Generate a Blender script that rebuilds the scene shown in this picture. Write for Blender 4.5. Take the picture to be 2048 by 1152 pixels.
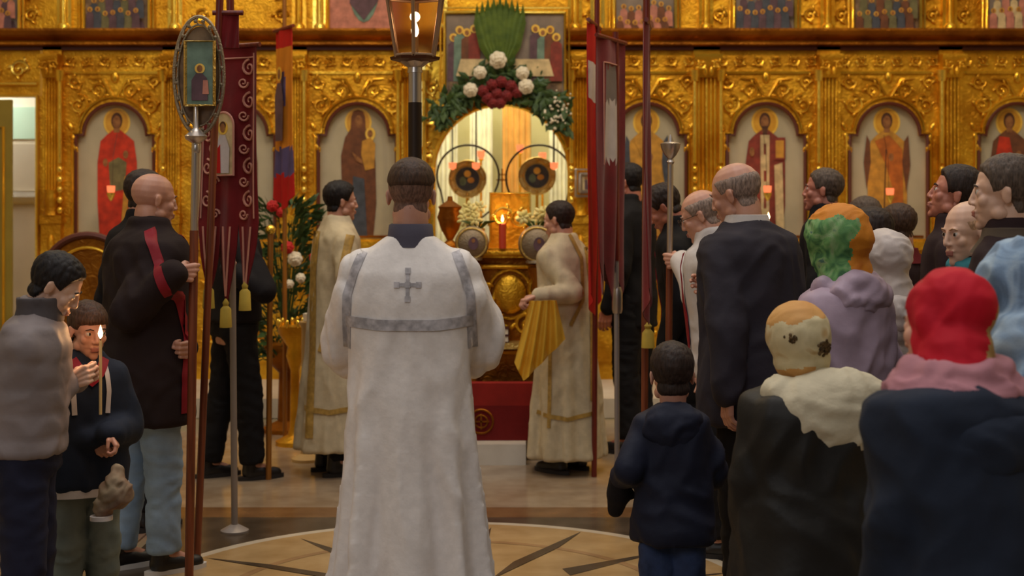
import bpy, math, random
from math import sin, cos, pi, radians, sqrt, atan2
from mathutils import Vector, Matrix, noise
from mathutils.bvhtree import BVHTree
random.seed(7)
SC = bpy.context.scene
COL = SC.collection
for o in list(bpy.data.objects): bpy.data.objects.remove(o)

# ------------------------------------------------------------ camera, world, light, exposure
F = 2844.0; CZ = 1.645; HY = 400.0          # focal length in pixels of a 2048 wide frame, eye height, horizon row
cam = bpy.data.cameras.new('camera'); camo = bpy.data.objects.new('camera', cam); COL.objects.link(camo)
camo.location = (0, 0, CZ); camo.rotation_euler = (pi/2, 0, 0)
cam.sensor_width = 36; cam.lens = 36*F/2048; cam.shift_y = -(576-HY)/2048
cam.clip_end = 100
cam.dof.use_dof = True; cam.dof.focus_distance = 5.6; cam.dof.aperture_fstop = 3.2
SC.camera = camo

def lin(c):
    c = c/255.0
    return c/12.92 if c <= .04045 else ((c+.055)/1.055)**2.4
def rgb(r, g, b): return (lin(r), lin(g), lin(b), 1)

w = bpy.data.worlds.new('world'); SC.world = w; w.use_nodes = True
nt = w.node_tree; nt.nodes.clear()
out = nt.nodes.new('ShaderNodeOutputWorld'); bg = nt.nodes.new('ShaderNodeBackground')
tc = nt.nodes.new('ShaderNodeTexCoord'); sep = nt.nodes.new('ShaderNodeSeparateXYZ'); ramp = nt.nodes.new('ShaderNodeValToRGB')
nt.links.new(tc.outputs['Generated'], sep.inputs[0]); nt.links.new(sep.outputs['Z'], ramp.inputs[0])
cr = ramp.color_ramp; cr.elements[0].position = 0.0; cr.elements[0].color = (.05, .038, .03, 1)
cr.elements[1].position = 1.0; cr.elements[1].color = (1.0, .93, .86, 1)
e = cr.elements.new(.25); e.color = (.12, .10, .085, 1)
e = cr.elements.new(.55); e.color = (.55, .50, .45, 1)
nt.links.new(ramp.outputs[0], bg.inputs[0]); bg.inputs[1].default_value = .5
nt.links.new(bg.outputs[0], out.inputs[0])

def area(name, loc, target, size, energy, color, sy=None):
    l = bpy.data.lights.new(name, 'AREA'); l.energy = energy; l.color = color; l.size = size
    if sy: l.shape = 'RECTANGLE'; l.size_y = sy
    o = bpy.data.objects.new(name, l); COL.objects.link(o); o.location = loc
    o.rotation_euler = (Vector(target)-Vector(loc)).to_track_quat('-Z', 'Y').to_euler(); return o
def point(name, loc, energy, color, r=.1):
    l = bpy.data.lights.new(name, 'POINT'); l.energy = energy; l.color = color; l.shadow_soft_size = r
    o = bpy.data.objects.new(name, l); COL.objects.link(o); o.location = loc; return o
area('dome_daylight', (0, 5.5, 8.5), (0, 6.5, 0), 5, 235, (1, .95, .9))
area('nave_window_light', (-3.5, -4, 6), (0, 7, 1), 3, 110, (.92, .95, 1))
for i, (x, y) in enumerate([(-3.2, 8.2), (-1.0, 8.6), (1.3, 8.6), (3.4, 8.2)]):
    point('screen_sparkle_fill', (x, y, 4.7), 60, (1, .74, .38), .09)  # unseen warm points added to put sparkle and light on the gilt screen
area('altar_room_fill', (-.1, 13.0, 3.4), (-.1, 13.9, 1.2), 1.2, 74, (1, .93, .66))  # added area light, out of view, brightens the altar room
area('side_room_fill', (-5.3, 13.0, 3.0), (-5.0, 14, 1.3), 1.0, 32, (.95, 1, .95))  # added to brighten the room behind the side doorway; no window modelled
SC.view_settings.view_transform = 'Standard'; SC.view_settings.look = 'None'
SC.view_settings.exposure = 0.14; SC.view_settings.gamma = 1; SC.view_settings.use_curve_mapping = False

def P(px, py, D): return Vector(((px-1024)/F*D, D, CZ+(HY-py)/F*D))
def PX(px, D): return (px-1024)/F*D
def PZ(py, D): return CZ+(HY-py)/F*D

# ------------------------------------------------------------ materials
def newmat(name):
    m = bpy.data.materials.new(name); m.use_nodes = True
    return m, m.node_tree, m.node_tree.nodes['Principled BSDF']
def noise_col(t, b, c1, c2, scale, detail=3, vec=None, lo=.35, hi=.65):
    n = t.nodes.new('ShaderNodeTexNoise'); n.inputs['Scale'].default_value = scale; n.inputs['Detail'].default_value = detail
    r = t.nodes.new('ShaderNodeValToRGB'); r.color_ramp.elements[0].color = c1; r.color_ramp.elements[1].color = c2
    r.color_ramp.elements[0].position = lo; r.color_ramp.elements[1].position = hi
    if vec: t.links.new(vec, n.inputs['Vector'])
    t.links.new(n.outputs['Fac'], r.inputs[0]); t.links.new(r.outputs[0], b.inputs['Base Color']); return n, r
def bump(t, b, h, strength, dist=.01):
    u = t.nodes.new('ShaderNodeBump'); u.inputs['Strength'].default_value = strength; u.inputs['Distance'].default_value = dist
    t.links.new(h, u.inputs['Height']); t.links.new(u.outputs[0], b.inputs['Normal']); return u
def cloth(name, c, rough=.85, var=.12, scale=40, bstr=.3, sheen=.0, c2=None, vs=6):
    m, t, b = newmat(name)
    tcn = t.nodes.new('ShaderNodeTexCoord')
    a = tuple(x*(1-var) for x in c[:3])+(1,); d = c2 or tuple(min(1, x*(1+var)) for x in c[:3])+(1,)
    noise_col(t, b, a, d, vs, 4, tcn.outputs['Object'])
    n2 = t.nodes.new('ShaderNodeTexNoise'); n2.inputs['Scale'].default_value = scale; t.links.new(tcn.outputs['Object'], n2.inputs['Vector'])
    bump(t, b, n2.outputs['Fac'], bstr, .004)
    b.inputs['Roughness'].default_value = rough; b.inputs['Sheen Weight'].default_value = sheen
    b.inputs['Specular IOR Level'].default_value = .25
    return m
def plain(name, c, rough=.5, metal=0, spec=.5, emit=None, es=1):
    m, t, b = newmat(name); b.inputs['Base Color'].default_value = c
    b.inputs['Roughness'].default_value = rough; b.inputs['Metallic'].default_value = metal; b.inputs['Specular IOR Level'].default_value = spec
    n = t.nodes.new('ShaderNodeTexNoise'); n.inputs['Scale'].default_value = 60; bump(t, b, n.outputs['Fac'], .08, .002)
    if emit: b.inputs['Emission Color'].default_value = emit; b.inputs['Emission Strength'].default_value = es
    return m
def gold(name, c, c2, rough=.4, scale=22, bs=.45, dist=.015, metal=.82):
    m, t, b = newmat(name); tcn = t.nodes.new('ShaderNodeTexCoord')
    noise_col(t, b, c, c2, 3.5, 4, tcn.outputs['Object'])
    v = t.nodes.new('ShaderNodeTexNoise'); v.inputs['Scale'].default_value = scale; v.inputs['Detail'].default_value = 2
    v.inputs['Distortion'].default_value = 2.2; t.links.new(tcn.outputs['Object'], v.inputs['Vector'])
    bump(t, b, v.outputs['Fac'], bs, dist); b.inputs['Metallic'].default_value = metal; b.inputs['Roughness'].default_value = rough
    return m
M = {}
M['gold'] = gold('carved_gold', rgb(192, 130, 24), rgb(236, 180, 48))
M['gold_smooth'] = gold('smooth_gold', rgb(214, 150, 32), rgb(240, 190, 60), .26, 8, .25, .01)
M['gold_bright'] = gold('bright_gold', rgb(240, 190, 60), rgb(255, 220, 100), .2, 10, .2, .01)
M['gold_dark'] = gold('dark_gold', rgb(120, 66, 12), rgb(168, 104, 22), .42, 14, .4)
M['gold_pale'] = gold('pale_gold', rgb(196, 160, 80), rgb(226, 196, 120), .35, 26, .5)
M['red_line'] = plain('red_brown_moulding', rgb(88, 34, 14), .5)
M['silver'] = plain('silver_metal', rgb(190, 180, 172), .3, .9)
M['grey_pole'] = plain('grey_pole_metal', rgb(150, 140, 134), .45, .4)
M['dark_metal'] = plain('dark_metal', rgb(60, 48, 40), .45, .7)
def wood(name, c, c2):
    m, t, b = newmat(name); tcn = t.nodes.new('ShaderNodeTexCoord'); mp = t.nodes.new('ShaderNodeMapping')
    mp.inputs['Scale'].default_value = (30, 30, 1.5); t.links.new(tcn.outputs['Object'], mp.inputs[0])
    noise_col(t, b, c, c2, 2, 4, mp.outputs[0]); b.inputs['Roughness'].default_value = .38; return m
M['wood'] = wood('varnished_brown_wood', rgb(92, 42, 22), rgb(130, 66, 38))
M['wood_red'] = wood('red_brown_wood', rgb(86, 20, 12), rgb(118, 36, 22))
M['wood_gold'] = wood('golden_brown_wood', rgb(118, 70, 18), rgb(158, 100, 32))
def speck(name, c, c2, scale=3, rough=.7):
    m, t, b = newmat(name); tcn = t.nodes.new('ShaderNodeTexCoord'); noise_col(t, b, c, c2, scale, 5, tcn.outputs['Object']); b.inputs['Roughness'].default_value = rough; return m
M['icon_ground'] = speck('icon_ground_grey_beige', rgb(172, 160, 132), rgb(188, 176, 148))
M['icon_dark'] = speck('icon_dark_scene', rgb(84, 62, 44), rgb(140, 112, 82), 14)
M['icon_grey'] = speck('icon_grey_scene', rgb(112, 98, 88), rgb(138, 122, 108), 6)
M['halo'] = speck('halo_yellow', rgb(222, 170, 50), rgb(240, 200, 84), 8, .4)
M['halo_in'] = speck('halo_gold', rgb(190, 130, 30), rgb(214, 160, 50), 8, .4)
M['p_face'] = speck('painted_face', rgb(122, 74, 36), rgb(156, 104, 56), 30)
M['p_hair'] = speck('painted_hair', rgb(64, 34, 18), rgb(90, 50, 28), 30)
for k, c in dict(red=(190, 48, 18), maroon=(128, 48, 34), orange=(178, 96, 26), brown=(108, 62, 34), green=(104, 98, 62), blue=(66, 70, 80),
                 cream=(200, 176, 130), ochre=(190, 136, 46), pink=(186, 120, 100), teal=(104, 128, 112), dusk=(90, 64, 72)).items():
    a = rgb(*c); M['p_'+k] = speck('painted_'+k, tuple(x*.75 for x in a[:3])+(1,), tuple(min(1, x*1.2) for x in a[:3])+(1,), 16)
M['marble_white'] = speck('white_marble', rgb(196, 186, 170), rgb(216, 208, 194), 4, .3)
M['black'] = cloth('black_cloth', rgb(22, 17, 17))

def skin(name, c, c2):
    m, t, b = newmat(name); tcn = t.nodes.new('ShaderNodeTexCoord'); noise_col(t, b, c, c2, 14, 4, tcn.outputs['Object'])
    b.inputs['Roughness'].default_value = .48; b.inputs['Subsurface Weight'].default_value = .08
    b.inputs['Subsurface Radius'].default_value = (.02, .008, .005); b.inputs['Subsurface Scale'].default_value = .5
    n = t.nodes.new('ShaderNodeTexNoise'); n.inputs['Scale'].default_value = 120; bump(t, b, n.outputs['Fac'], .1, .002); return m
M['skin'] = skin('skin', rgb(188, 134, 112), rgb(204, 152, 128))
M['skin_red'] = skin('ruddy_skin', rgb(176, 108, 88), rgb(192, 126, 104))
M['skin_pale'] = skin('pale_skin', rgb(208, 166, 142), rgb(220, 180, 156))
M['lips'] = plain('lips', rgb(166, 104, 92), .5)
M['eye_white'] = plain('eye_white', rgb(200, 190, 180), .2); M['iris'] = plain('iris', rgb(40, 26, 18), .15)
def hairm(name, c):
    m, t, b = newmat(name); tcn = t.nodes.new('ShaderNodeTexCoord'); mp = t.nodes.new('ShaderNodeMapping')
    mp.inputs['Scale'].default_value = (1, 1, .25); t.links.new(tcn.outputs['Object'], mp.inputs[0])
    n, r = noise_col(t, b, tuple(x*.6 for x in c[:3])+(1,), tuple(min(1, x*1.4) for x in c[:3])+(1,), 160, 4, mp.outputs[0])
    bump(t, b, n.outputs['Fac'], .6, .004); b.inputs['Roughness'].default_value = .6; b.inputs['Specular IOR Level'].default_value = .3; return m
M['hair_black'] = hairm('black_hair', rgb(26, 20, 20)); M['hair_brown'] = hairm('brown_hair', rgb(66, 46, 34))
M['hair_dark'] = hairm('dark_brown_hair', rgb(44, 31, 26)); M['hair_grey'] = hairm('grey_hair', rgb(140, 120, 108))
M['hair_mid'] = hairm('light_brown_hair', rgb(110, 84, 60)); M['hair_salt'] = hairm('grey_brown_hair', rgb(84, 70, 60))
M['hair_blond'] = hairm('fair_hair', rgb(190, 150, 116))

# ------------------------------------------------------------ mesh helpers
class MB:
    def __init__(s): s.v = []; s.f = []; s.m = []
    def add(s, vs, fs, mi=0):
        n = len(s.v); s.v += [Vector(v) for v in vs]; s.f += [tuple(i+n for i in f) for f in fs]; s.m += [mi]*len(fs); return s
    def box(s, x0, x1, y0, y1, z0, z1, mi=0):
        return s.add([(x0,y0,z0),(x1,y0,z0),(x1,y1,z0),(x0,y1,z0),(x0,y0,z1),(x1,y0,z1),(x1,y1,z1),(x0,y1,z1)],
                     [(0,3,2,1),(4,5,6,7),(0,1,5,4),(1,2,6,5),(2,3,7,6),(3,0,4,7)], mi)
    def loft(s, rings, mi=0, cap=True, closed=True):
        n = len(rings[0]); vs = [p for r in rings for p in r]; fs = []
        for i in range(len(rings)-1):
            for j in range(n if closed else n-1):
                a = i*n+j; b = i*n+(j+1) % n; fs.append((a, b, b+n, a+n))
        if cap: fs.append(tuple(reversed(range(n)))); fs.append(tuple(range((len(rings)-1)*n, len(rings)*n)))
        return s.add(vs, fs, mi)
    def tube(s, pts, rad, seg=10, mi=0, cap=True, flat=1.0):
        pts = [Vector(p) for p in pts]; rings = []
        if not hasattr(rad, '__len__'): rad = [rad]*len(pts)
        up = None
        for i, p in enumerate(pts):
            d = (pts[min(i+1, len(pts)-1)]-pts[max(i-1, 0)])
            if d.length < 1e-9: d = Vector((0, 0, 1))
            d.normalize()
            if up is None: up = d.orthogonal().normalized()
            up = (up-d*up.dot(d))
            if up.length < 1e-6: up = d.orthogonal()
            up.normalize(); q = d.cross(up)
            rings.append([p+(up*cos(2*pi*j/seg)+q*sin(2*pi*j/seg)*flat)*rad[i] for j in range(seg)])
        return s.loft(rings, mi, cap)
    def cap(s, a, b, ra, rb, seg=14, mi=0):      # tapered capsule
        a = Vector(a); b = Vector(b); d = (b-a); L = d.length
        if L < 1e-6: return s.sph(a, (ra,)*3, mi=mi)
        d /= L; pts = []; rr = []
        for k in range(5):
            t = (k/4)*pi/2 ; pts.append(a-d*ra*cos(t)); rr.append(max(ra*sin(t), 1e-4))
        for k in range(5):
            t = (k/4)*pi/2; pts.append(b+d*rb*sin(t)); rr.append(max(rb*cos(t), 1e-4))
        up = d.orthogonal().normalized(); q = d.cross(up)
        return s.loft([[p+(up*cos(2*pi*j/seg)+q*sin(2*pi*j/seg))*r for j in range(seg)] for p, r in zip(pts, rr)], mi)
    def sph(s, c, r, seg=16, rg=10, mi=0, rot=None):
        c = Vector(c); rings = []
        if not hasattr(r, '__len__'): r = (r,)*3
        for i in range(rg+1):
            t = -pi/2+pi*i/rg; cc = max(cos(t), 1e-3)
            ring = [Vector((r[0]*cc*cos(2*pi*j/seg), r[1]*cc*sin(2*pi*j/seg), r[2]*sin(t))) for j in range(seg)]
            if rot: ring = [rot @ p for p in ring]
            rings.append([c+p for p in ring])
        return s.loft(rings, mi)
    def lathe(s, prof, c=(0,0,0), seg=20, mi=0, cap=True):
        c = Vector(c)
        return s.loft([[c+Vector((max(r,1e-4)*cos(2*pi*j/seg), max(r,1e-4)*sin(2*pi*j/seg), z)) for j in range(seg)] for r, z in prof], mi, cap)
    def prism(s, pts, y0, y1, mi=0):             # outline in x,z extruded along y
        n = len(pts)
        return s.add([(x, y0, z) for x, z in pts]+[(x, y1, z) for x, z in pts],
                     [tuple(range(n)), tuple(reversed(range(n, 2*n)))]+[(i, i+n, (i+1) % n+n, (i+1) % n) for i in range(n)], mi)
    def poly(s, pts, y, mi=0): return s.add([(x, y, z) for x, z in pts], [tuple(range(len(pts)))], mi)
    def join(s, o, mat=None, mi=None):
        return s.add([(mat @ v) if mat else v for v in o.v], o.f, 0 if mi is None else mi)
    def mesh(s, name='mesh'):
        me = bpy.data.meshes.new(name); me.from_pydata([tuple(v) for v in s.v], [], s.f); me.update(); return me
    def build(s, name, mats, parent=None, smooth=45, loc=None):
        me = s.mesh(name)
        if not isinstance(mats, (list, tuple)): mats = [mats]
        for m in mats: me.materials.append(M[m] if isinstance(m, str) else m)
        me.polygons.foreach_set('material_index', s.m)
        return link(name, me, parent, smooth, loc)
def link(name, me, parent=None, smooth=45, loc=None):
    if smooth:
        me.polygons.foreach_set('use_smooth', [True]*len(me.polygons))
        if smooth < 180: me.set_sharp_from_angle(angle=radians(smooth))
    me.update(); o = bpy.data.objects.new(name, me); COL.objects.link(o)
    if loc: o.location = loc
    if parent: o.parent = parent
    return o
def thing(name, label, cat, loc=(0,0,0), rz=0, group=None):
    o = bpy.data.objects.new(name, None); COL.objects.link(o); o.empty_display_size = .1
    o.location = loc; o.rotation_euler = (0, 0, rz); return tag(o, label, cat, group)
def tag(o, label, cat, group=None):
    o['label'] = label; o['category'] = cat
    if group: o['group'] = group
    return o
def struct(o): o['kind'] = 'structure'; return o
def copy_tree(o, parent=None):
    c = o.copy(); COL.objects.link(c); c.parent = parent
    for ch in list(o.children): copy_tree(ch, c)
    return c
_tmp = []
def remesh(mb, vox, it=5, fac=.5):
    me = mb.mesh('tmp') if isinstance(mb, MB) else mb
    o = bpy.data.objects.new('tmp', me); COL.objects.link(o)
    r = o.modifiers.new('r', 'REMESH'); r.mode = 'VOXEL'; r.voxel_size = vox
    if it: s = o.modifiers.new('s', 'SMOOTH'); s.iterations = it; s.factor = fac
    dg = bpy.context.evaluated_depsgraph_get(); ev = o.evaluated_get(dg)
    m2 = bpy.data.meshes.new_from_object(ev, depsgraph=dg)
    bpy.data.objects.remove(o); bpy.data.meshes.remove(me)
    out = MB(); out.v = [v.co.copy() for v in m2.vertices]; out.f = [tuple(p.vertices) for p in m2.polygons]; out.m = [0]*len(out.f)
    out.n = [v.normal.copy() for v in m2.vertices]
    bpy.data.meshes.remove(m2); return out
def displace(mb, fn):
    for i, v in enumerate(mb.v): mb.v[i] = v+mb.n[i]*fn(v, mb.n[i])
    return mb
def wrinkle(amp=.008, sc=7, st=(1, 1, .6), seed=0):
    off = Vector((seed*3.1, seed*1.7, seed*2.3))
    def fn(v, n):
        p = Vector((v.x*sc*st[0], v.y*sc*st[1], v.z*sc*st[2]))+off
        q = p+noise.noise_vector(p*.6)*.9
        return amp*(1-2.2*abs(noise.noise(q)))+amp*.4*noise.noise(q*2.7)
    return fn
def smooth01(a, b, x): t = max(0, min(1, (x-a)/(b-a))); return t*t*(3-2*t)
# ------------------------------------------------------------ people
def lerp(a, b, t): return a+(b-a)*t
def pw(tab, x):
    if x <= tab[0][0]: return tab[0][1]
    for (a, b), (c, d) in zip(tab, tab[1:]):
        if x <= c: return lerp(b, d, (x-a)/(c-a))
    return tab[-1][1]
_cache = {}
def head_mb():                                   # a 0.235 m head, centre at the origin, face towards +Y
    if 'head' in _cache: return _cache['head']
    m = MB()
    m.sph((0, -.014, .034), (.074, .096, .083)); m.sph((0, .028, -.03), (.057, .060, .080)); m.sph((0, .046, -.076), (.038, .038, .036))
    m.sph((0, .072, -.099), (.019, .015, .016)); m.cap((-.03, .078, .02), (.03, .078, .02), .0095, .0095); m.sph((0, .03, .02), (.062, .056, .05))
    for s in (-1, 1):
        m.sph((s*.047, .012, -.062), (.018, .028, .022)); m.sph((s*.036, .058, -.024), (.022, .021, .022))
        m.sph((s*.010, .093, -.032), (.0085, .009, .0075)); m.sph((s*.031, .072, -.0), (.017, .013, .014))
        rot = Matrix.Rotation(s*.35, 3, 'Z') @ Matrix.Rotation(-.15, 3, 'X')
        m.sph((s*.0745, -.008, -.006), (.007, .017, .029), rot=rot); m.sph((s*.078, -.013, .004), (.006, .012, .018), rot=rot)
    m.cap((0, .083, .014), (0, .099, -.028), .0085, .0105)
    m.cap((-.017, .086, -.059), (.017, .086, -.059), .0065, .0065); m.cap((-.014, .085, -.069), (.014, .085, -.069), .0075, .0075)
    m.sph((0, .092, -.063), (.014, .008, .010))
    r = remesh(m, .0042, 4)
    def sc(v, n):
        d = 0
        for s in (-1, 1):
            q = (v-Vector((s*.031, .088, .004))); d -= .003*math.exp(-(q.x**2/.00025+q.z**2/.00009+q.y**2/.0012))
        if v.y > .06: d -= .004*math.exp(-(v.x**2/.0005+(v.z+.0635)**2/.000008))
        return d
    displace(r, sc)
    r.m = [1 if (lambda c: c.y > .086 and abs(c.x) < .023 and -.076 < c.z < -.054)(sum((r.v[i] for i in f), Vector())/len(f)) else 0 for f in r.f]
    _cache['head'] = r; return r
def skull_mb():
    if 'skull' in _cache: return _cache['skull']
    m = MB(); m.sph((0, -.014, .034), (.0745, .0965, .0835)); m.sph((0, .024, -.02), (.059, .060, .08)); m.sph((0, -.03, -.05), (.058, .05, .05))
    r = remesh(m, .0048, 3); _cache['skull'] = r; return r
LINES = {'fade': [(-.14, .02), (-.06, .018), (-.03, .03), (.02, .035), (.03, .04), (.043, .045), (.06, .065), (.1, .072)],
         'short': [(-.12, -.085), (-.04, -.07), (-.022, -.03), (-.01, .0), (.022, .0), (.03, -.004), (.043, .035), (.06, .062), (.1, .072)],
         'boy': [(-.12, -.085), (-.04, -.07), (-.022, -.03), (-.01, .006), (.03, .006), (.045, .03), (.1, .04)],
         'long': [(-.12, -.12), (.0, -.12), (.02, -.08), (.035, .02), (.06, .05), (.1, .065)]}
def hair_mb(style='short', thick=.012, rough=.003, bald=0, seed=0):
    sk = skull_mb(); line = LINES[style]; vs = []; keep = []
    for v, n in zip(sk.v, sk.n):
        g = v.z-pw(line, v.y)
        if bald: g = min(g, (bald-v.z)*.8 if v.y > -.12 else g)
        g += .003*noise.noise(v*60+Vector((seed, 0, 0)))
        t = smooth01(-.004, .02, g)
        d = thick*t*(.7+.6*smooth01(.0, .1, v.z))+rough*t*noise.noise(Vector((v.x*90, v.y*90, v.z*35+seed)))
        vs.append(v+n*(d-.003)); keep.append(g > -.004)
    o = MB(); o.v = vs; o.f = [f for f in sk.f if all(keep[i] for i in f)]; o.m = [0]*len(o.f); return o
def hand_mb(curl):
    k = ('hand', round(curl, 2))
    if k in _cache: return _cache[k]
    m = MB(); xs = [.031, .011, -.009, -.028]; ln = [.072, .080, .074, .058]
    for i, (x, L) in enumerate(zip(xs, ln)):
        m.cap((x*.55, .0, 0), (x, .088-.004*i*i*.5, 0), .0155, .0125)
        p = Vector((x, .088-.004*i*i*.5, 0)); a = -.05; tot = curl*1.35
        for j, (fr, r0, r1) in enumerate([(.45, .0095, .0088), (.31, .0088, .008), (.24, .008, .0068)]):
            a += tot*(.75 if j == 0 else 1.0)*(1+.06*i)
            q = p+Vector((.05*x/.03*fr*L*(1-curl), cos(a)*L*fr, -sin(a)*L*fr)); m.cap(p, q, r0, r1, 10); p = q
    m.cap((-.005, -.015, 0), (0, .02, 0), .022, .021)
    c = curl
    m.cap((.016, .018, -.004), (.042, .05, -.012-.012*c), .016, .012, 10)
    m.cap((.042, .05, -.012-.012*c), (.052-.02*c, .078, -.018-.03*c), .0115, .0095, 10); m.cap((.052-.02*c, .078, -.018-.03*c), (.052-.04*c, .098-.01*c, -.022-.036*c), .0095, .0075, 10)
    r = remesh(m, .0032, 2); _cache[k] = r; return r
def ring(c, rx, ry, n=2.4, seg=36, tilt=0.0):
    out = []
    for j in range(seg):
        a = 2*pi*j/seg; ca, sa = cos(a), sin(a)
        x = abs(ca)**(2/n)*rx*(1 if ca >= 0 else -1); y = abs(sa)**(2/n)*ry*(1 if sa >= 0 else -1)
        out.append(Vector((c[0]+x, c[1]+y, c[2]+y*tilt)))
    return out

class Person:
    def __init__(s, label, X, D, H, HH=.235, yaw=0, lean=0, head=(0, 0, 0), arms=(None, None), skin='skin', hair=None, g=1.0, face=False,
                 legs=.0, group=None, hx=0):
        s.nw = 1.12 if H > 1.6 else 1.0
        s.root = thing('person', label, 'person', (X, D, 0), radians(yaw), group)
        s.Mi = (Matrix.Translation((X, D, 0)) @ Matrix.Rotation(radians(yaw), 4, 'Z')).inverted()
        s.k = k = (H-HH)/1.515; s.g = g; s.lean = radians(lean); s.skin = skin
        s.hip = .93*k; s.dir = Vector((hx*.0, sin(s.lean), cos(s.lean)))
        s.up = lambda t: Vector((0, 0, s.hip))+s.dir*(t*k)      # along the spine, metres/k
        s.neck = s.up(.565); s.sh = s.up(.465)
        s.shw = .175*k*(.9+.1*g)
        s.HH = HH; hs = HH/.235; s.hs = hs
        nd = (s.dir+Vector((0, .12, 0))).normalized()
        yawh, pit, rol = [radians(a) for a in head]
        R = Matrix.Rotation(yawh, 4, 'Z') @ Matrix.Rotation(-pit, 4, 'X') @ Matrix.Rotation(rol, 4, 'Y')
        piv = s.neck+nd*.03*k                                    # the head turns about the top of the neck
        s.HM = Matrix.Translation(piv) @ R @ Matrix.Translation((0, .018*hs, (.1175-.02)*hs)) @ Matrix.Scale(hs, 4)
        s.arms = []
        A = arms
        for i, sd in enumerate((-1, 1)):                         # -1 is the person's left
            sh = s.sh+Vector((sd*s.shw, 0, -.01*k)); a = A[i]
            ua, fa = .285*k, .25*k
            if a is None: wr = sh+Vector((sd*.05, .06, -.515))*k*1.0; d = Vector((0, .25, -1)); nn = Vector((-sd, 0, 0)); curl = .35; hint = Vector((sd*.6, -1, 0))
            else:
                wr = s.Mi @ Vector(a['w']); R3 = s.Mi.to_3x3(); d = R3 @ Vector(a.get('d', (0, 1, 0))); nn = R3 @ Vector(a.get('n', (0, 0, -1)))
                curl = a.get('curl', .5); hint = Vector(a.get('hint', (sd*.5, -.4, -1)))
            v = wr-sh; L = v.length
            if L > (ua+fa)*.995: v *= (ua+fa)*.995/L; wr = sh+v; L = v.length
            u = v/L; c = max(-1, min(1, (ua*ua+L*L-fa*fa)/(2*ua*L))); h = hint-u*hint.dot(u); h.normalize()
            el = sh+u*ua*c+h*ua*sqrt(max(0, 1-c*c))
            d.normalize(); nn = (nn-d*nn.dot(d)).normalized()
            s.arms.append((sd, sh, el, wr, d, nn, curl))
        # the body: one surface
        b = MB(); kk = k
        b.loft([ring(s.up(t), rx*kk*g, ry*kk*g) for t, rx, ry in [(-.12, .13, .10), (0, .15, .105), (.15, .13, .09), (.33, .15, .1), (.45, .15, .09), (.51, .09, .07), (.56, .055*1, .055)]])
        s.legpts = []
        for sd in (-1, 1):
            hp = Vector((sd*.085*k, 0, s.hip-.03*k)); kn = Vector((sd*.095*k+0, .01+sd*legs*.5*k, .49*k)); an = Vector((sd*.10*k, -.02+sd*legs*k, .09*k))
            s.legpts.append((sd, hp, kn, an)); b.cap(hp, kn, .078*k, .052*k); b.cap(kn, an, .05*k, .034*k); b.cap(an, an+Vector((0, .13*k, -.05*k)), .034*k, .026*k)
        for sd, sh, el, wr, d, nn, curl in s.arms:
            b.cap(sh-Vector((sd*.015, 0, .012))*k, el, .040*k, .034*k); b.cap(el, wr, .036*k, .026*k)
        hc = s.HM @ Vector((0, -.025, -.055)); b.cap(s.neck-s.dir*.03, hc, (.056*k*.5+.056*hs*.5)*s.nw, .053*hs*s.nw)
        body = remesh(b, .011, 3); s.body_only = body
        out = MB(); out.join(body)
        n0 = len(out.m); out.join(head_mb(), s.HM); out.m[n0:] = list(head_mb().m)
        for sd, sh, el, wr, d, nn, curl in s.arms:
            hm = hand_mb(curl); side = d.cross(-nn); sx = 1      # columns: thumb side, finger direction, back of hand
            # right hand (sd=1), palm along nn: thumb lies on the side given by handedness
            th = d.cross(nn)*(1 if sd > 0 else -1)
            Mx = Matrix.Identity(4)
            for r_ in range(3): Mx[r_][0] = th[r_]; Mx[r_][1] = d[r_]; Mx[r_][2] = -nn[r_]
            sc_ = k*1.0
            Mx = Matrix.Translation(wr) @ Mx @ Matrix.Scale(sc_, 4)
            flip = Mx.to_3x3().determinant() < 0
            n1 = len(out.v); out.v += [Mx @ v for v in hm.v]; out.f += [tuple(i+n1 for i in (reversed(f) if flip else f)) for f in hm.f]; out.m += [0]*len(hm.f)
        s.body = out.build('body', [skin, 'lips'], s.root, 180)
        if face:
            for sd in (-1, 1):
                e = MB().sph((sd*.031, .0735, .003), .0120, 14, 10); e.m = [1 if (e.v[f[0]].y > .0835 and len(f) == 4) else 0 for f in e.f]
                e.v = [s.HM @ v for v in e.v]; e.build('eye', ['eye_white', 'iris'], s.root, 180)
                q = MB().tube([(sd*x, y, z) for x, y, z in [(.014, .089, .021), (.03, .087, .026), (.046, .077, .02)]], [.002, .0035, .002], 8)
                q.v = [s.HM @ v for v in q.v]; q.build('eyebrow', hair[1] if hair else 'hair_brown', s.root, 180)
        if hair:
            h = hair_mb(*(hair[0] if isinstance(hair[0], tuple) else (hair[0],)), seed=X*5) if not isinstance(hair[0], tuple) else hair_mb(*hair[0][:4], seed=X*5)
            h.v = [s.HM @ v for v in h.v]; h.build('hair', hair[1], s.root, 180)
    def hp(s, x, y, z): return s.HM @ Vector((x, y, z))
    def head_part(s, name, mb, mat, vox=.007, it=4, disp=None, **kw):
        mb.v = [s.HM @ v for v in mb.v]
        r = remesh(mb, vox*s.hs, it)
        if disp: displace(r, disp)
        return r.build(name, mat, s.root, 180)
    def cloth(s, name, mb, mat, vox=.012, it=6, disp=None, faces=None, mats=None):
        r = remesh(mb, vox, it)
        if disp: displace(r, disp)
        if faces: r.m = [faces(sum((r.v[i] for i in f), Vector())/len(f)) for f in r.f]
        o = r.build(name, mats or mat, s.root, 180)
        return r
    def axis(s, z):
        return s.up((z-s.hip)/s.dir.z/s.k) if z > s.hip else Vector((0, 0, z))
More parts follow.
